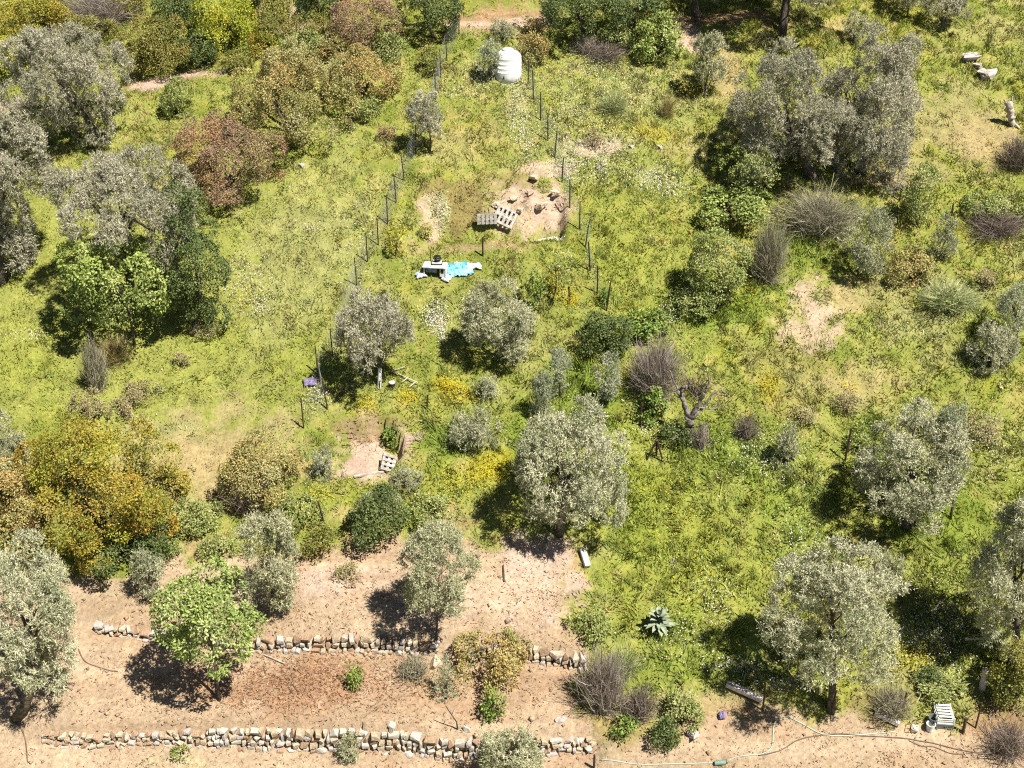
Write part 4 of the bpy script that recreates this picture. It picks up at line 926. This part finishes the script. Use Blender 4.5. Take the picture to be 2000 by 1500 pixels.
def hose(pts, r, mat, label, name='hose', cat='hose', lift=.0):
    Q = np.array([ground(*p) for p in pts]); m = len(Q); t = np.linspace(0, m - 1, (m - 1) * 6 + 1); X = []
    for s in t:
        i = min(int(s), m - 2); f = s - i; p0, p1, p2, p3 = Q[max(i - 1, 0)], Q[i], Q[i + 1], Q[min(i + 2, m - 1)]
        X.append(.5 * ((2 * p1) + (-p0 + p2) * f + (2 * p0 - 5 * p1 + 4 * p2 - p3) * f * f + (-p0 + 3 * p1 - 3 * p2 + p3) * f ** 3))
    X = np.array(X); X[:, 2] = np.maximum(gz(X[:, 0], X[:, 1]), X[:, 2] - .05) + r * 1.1 + lift; org = X[len(X) // 2].copy()
    mb = MB(); mb.tube(X - org, r, 7); return tag(mb.build(name, M[mat], None, org, True), label, cat, 'hoses and pipes on the ground')
hose([(1172,1485),(1230,1492),(1330,1493),(1396,1491)], .015, 'hose_green', 'pale green hose along the bottom edge ending at the green coupling')
hose([(1416,1491),(1440,1479),(1471,1475),(1492,1472),(1507,1459),(1510,1430),(1513,1412),(1526,1402),(1541,1402),(1562,1412),(1604,1434),(1640,1438),(1682,1436),(1749,1429)], .015, 'hose_green', 'pale green hose bent in a high loop on the earth path')
hose([(1481,1476),(1520,1468),(1557,1447),(1588,1439),(1640,1434),(1682,1438),(1757,1442),(1822,1452),(1900,1470),(1990,1476)], .015, 'hose_brown', 'long brown hose crossing under the pale green loop')
hose([(1775,1447),(1801,1458),(1826,1460),(1861,1473),(1900,1472)], .012, 'hose_brown', 'thin brown hose below the stacked crates')
hose([(152,1262),(158,1280),(170,1295),(200,1306),(230,1312)], .014, 'hose_brown', 'curved brown pipe on the terrace beside the large pale olive')
hose([(28,1412),(42,1425),(50,1448),(54,1490)], .014, 'hose_brown', 'pale curved pipe at the low end of the lower wall')
P = ground(1406, 1494); cp = thing('hose_coupling', P, 'dark green hose coupling at the bottom edge', 'hose coupling')
mb = MB(); mb.tube([(-.14, 0, .06), (.14, .03, .06)], .06, 12); mb.build('body', M['netgreen'], cp); mb = MB(); mb.tube([(.14, .03, .06), (.18, .035, .06)], .04, 10); mb.build('collar', M['black_plastic'], cp)

def beam(u0, v0, u1, v1, w, h, mat, label, name, cat, lift=.02):
    a = ground(u0, v0); b = ground(u1, v1); d = b - a; L = float(np.linalg.norm(d)); c = (a + b) / 2 + np.array([0, 0, h / 2 + lift])
    me = MB(); me.box((0, 0, 0), (L, w, h), jit=min(w, h) * .15, rng=np.random.default_rng(int(u0))); o = me.build(name, M[mat], None, c, bevel=min(w, h) * .12)
    o.rotation_euler = (0, -math.asin(max(-1, min(1, d[2] / L))), math.atan2(d[1], d[0])); o['kind'] = 'thing'; return tag(o, label, cat)
beam(1137,1076,1148,1112, .17, .15, 'concrete', 'pale pink concrete block lying at the edge of the bare terrace', 'concrete_block', 'block')
beam(1418,1342,1488,1374, .14, .12, 'concrete', 'long grey beam lying against the first dark post', 'beam', 'beam', .06)
beam(1708,1396,1756,1418, .13, .11, 'concrete', 'short purple grey log lying by the earth path', 'log', 'log')
beam(1880,1270,1945,1266, .05, .05, 'pale_wood', 'pale dead branch lying over the concrete post', 'branch', 'branch', .35)
beam(515,1280,556,1298, .035, .03, 'pale_wood', 'thin pale stick on the bare terrace below the upper wall', 'stick', 'stick')
beam(983,1105,985,1138, .035, .03, 'bark_dark', 'short dark stick on the clay terrace', 'stick', 'stick')
beam(692,934,750,924, .07, .06, 'pale_wood', 'pale plank along the front of the clay pit', 'plank', 'plank', .03)
beam(1735,928,1998,934, .03, .03, 'dead_wood', 'thin dry pole lying in the meadow at the picture edge', 'pole', 'pole', .12) if False else None
# pale timber frame lying in the grass
P = ground(790, 742); fr = thing('timber_frame', P, 'pale open timber frame lying in the grass beside the whitewashed trunk', 'timber frame')
def bar(name, a, b, r=.02):
    A = ground(*a) + np.array([0, 0, .10]) - P; B = ground(*b) + np.array([0, 0, .10]) - P; m_ = MB(); m_.tube([A, B], r, 4); m_.build(name, M['pale_wood'], fr)
bar('rail', (766, 730), (816, 753)); bar('crossbar', (797, 743), (785, 752)); bar('crossbar', (811, 752), (799, 762)); bar('rail', (768, 729), (790, 722), .014)
# tripod of dark poles
P = ground(1278, 898); tp = thing('tripod', P, 'tripod of dark poles standing in the grass near the dead tree', 'tripod'); ap = vpt(P, 1283, 860) - P
for (u, v) in ((1262, 898), (1296, 902), (1282, 890)):
    mb = MB(); mb.tube([ground(u, v) - P + np.array([0, 0, -.05]), ap + np.array([0, 0, .03])], .028, 6); mb.build('leg', M['rust'], tp)
mb = MB(); mb.tube([ap + np.array([-.03, 0, 0]), ap + np.array([.03, 0, 0])], .035, 6); mb.build('lashing', M['hose_brown'], tp)
# concrete post
P = ground(1918, 1345); cpn = thing('concrete_post', P, 'short beige concrete post in the shaded corner', 'post')
MB().lathe([(.09, -.2), (.085, .62), (.07, .66), (.01, .66)], 14).build('shaft', M['concrete'], cpn); MB().lathe([(.10, .58), (.10, .64), (.09, .645)], 14).build('cap', M['concrete'], cpn)
P = ground(1880, 1432); mb = MB(); mb.tube([(0, 0, -.1), (.01, .01, .25), (-.01, 0, .52)], [.045, .04, .035], 7); tag(mb.build('wooden_stake', M['bark_dark'], None, P), 'thick brown stake between the crates and the shaded brush', 'stake')

# ------------------------------------------------------------------ dead trees and stump
def dead(name, base, limbs, label, cat, mat='dead_wood', twig=0, seed=5, sp='twigmauve'):
    P = ground(*base); S = FPX / depth(P); t = thing(name, P, label, cat); rng = np.random.default_rng(seed)
    for i, (nm, pts, r0, r1) in enumerate(limbs):
        X = np.array([vpt(P, u, v, dy) - P for u, v, dy in pts]); mb = MB(); s = np.linspace(0, 1, len(X)); ss = np.linspace(0, 1, len(X) * 4)
        Y = np.stack([np.interp(ss, s, X[:, j]) for j in range(3)], 1) + rng.normal(0, .3 * r1, (len(ss), 3)); mb.tube(Y, np.linspace(r0, r1, len(ss)) * rng.uniform(.85, 1.15, len(ss)), 8, rough=.3, rng=rng); mb.build(nm, M[mat], t, None, True)
    return t, P
dead('dead_tree', (1342,856), [('trunk', [(1342,866,0),(1348,835,.02),(1346,812,0)], .15, .12), ('limb', [(1346,815,0),(1336,785,.05),(1326,762,.1)], .10, .06), ('limb', [(1348,815,0),(1364,790,-.1),(1378,765,-.15)], .09, .05), ('branch', [(1352,818,0),(1375,795,.1),(1390,770,.15),(1408,761,.2)], .05, .02),
    ('branch', [(1326,764,.1),(1316,745,.1),(1308,722,.1)], .035, .012), ('branch', [(1378,766,-.15),(1386,745,-.1),(1380,722,-.1)], .035, .012), ('branch', [(1343,840,-.1),(1352,862,-.35),(1335,874,-.5)], .03, .012), ('branch', [(1345,846,0),(1322,850,-.3),(1312,860,-.4)], .025, .01), ('branch', [(1326,762,.1),(1340,752,0),(1338,762,-.05)], .05, .035),
    ('branch', [(1408,761,.2),(1420,770,.2),(1430,782,.2)], .02, .008), ('branch', [(1362,795,0),(1392,800,.1),(1412,790,.2)], .03, .01)], 'gnarled forked dead tree of silver wood beside the bare mauve bramble', 'dead tree')
bush('twigdark', (1306,705,1420,790), 'dark tangle of bare branches over the forked dead tree', name='branch_tangle', cat='dead branches', dens=.18)
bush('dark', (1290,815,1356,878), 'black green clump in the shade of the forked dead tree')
bush('twigmauve', (1345,815,1395,890), 'heap of dead twigs at the foot of the forked dead tree', name='twig_heap', cat='twig heap')
dead('tree_stump', (1978,246), [('trunk', [(1978,252,0),(1975,230,0),(1970,200,.05)], .10, .13), ('splinter', [(1966,206,.05),(1962,194,.05)], .06, .015), ('splinter', [(1976,204,.05),(1978,188,.05)], .06, .015), ('root', [(1980,240,0),(1988,247,-.1),(1994,254,-.2)], .06, .02)], 'whitened dead tree stump near the picture edge below the outcrop rocks', 'tree stump', 'pale_wood', seed=9)
dead('dead_sapling', (892,1425), [('trunk', [(894,1428,0),(892,1410,0),(882,1396,0),(870,1378,0)], .02, .01), ('branch', [(882,1396,0),(888,1384,.1)], .01, .005)], 'crooked dead sapling above the lower wall', 'sapling', 'bark_dark', seed=10)
bush('twigdark', (1135,75,1235,125), 'heap of dead grey brushwood beside the dark tree above the tank', name='brushwood_pile', cat='brushwood pile')
bush('twigmauve', (1105,62,1190,112), 'pale end of the dead brushwood beside the dark tree', name='brushwood_pile', cat='brushwood pile')

# ------------------------------------------------------------------ broad leaved mullein
def mullein(u, v, label):
    P = ground(u, v); S = FPX / depth(P); t = thing('mullein_plant', P, label, 'plant'); rng = np.random.default_rng(12)
    m = leaf_mat_fixed = M['mullein']
    for i in range(38):
        th = i * 2.399 + rng.normal(0, .15); k = i / 38.; L = .50 - .2 * k + rng.normal(0, .05) + rng.normal(0, .03); W = .078 - .015 * k; el = math.radians(12 + 62 * k + rng.normal(0, 14)); z0 = .16 + .38 * k
        n = 7; s = np.linspace(0, 1, n); d = np.array([math.cos(th), math.sin(th)]); side = np.array([-math.sin(th), math.cos(th), 0])
        R_ = L * s; drop = -rng.uniform(.15, .55) * L * s ** 2.2; C = np.stack([d[0] * R_ * math.cos(el), d[1] * R_ * math.cos(el), z0 + R_ * math.sin(el) + drop], 1)
        w = W * np.array([.25, .62, .92, 1.0, .85, .5, .05]); up = np.array([0, 0, .25])
        V = np.concatenate([C - side * w[:, None] + up * w[:, None], C, C + side * w[:, None] + up * w[:, None]]); F = []
        for a in range(2):
            for j in range(n - 1): F.append((a * n + j, a * n + j + 1, (a + 1) * n + j + 1, (a + 1) * n + j))
        me = bpy.data.meshes.new('leaf'); me.from_pydata(V.tolist(), [], F); me.polygons.foreach_set('use_smooth', [True] * len(F)); me.update(); link('leaf', me, m, t)
    mb = MB(); mb.tube([(0, 0, -.05), (0, 0, .45)], [.04, .02], 7); mb.build('stem', m, t)
M['mullein'] = noise_mat('mullein_leaf', (.17, .21, .13), (.36, .40, .28), 6, rough=.6, bump=.3)
mullein(1286, 1232, 'rosette of broad grey green leaves alone in the meadow beside the terrace')
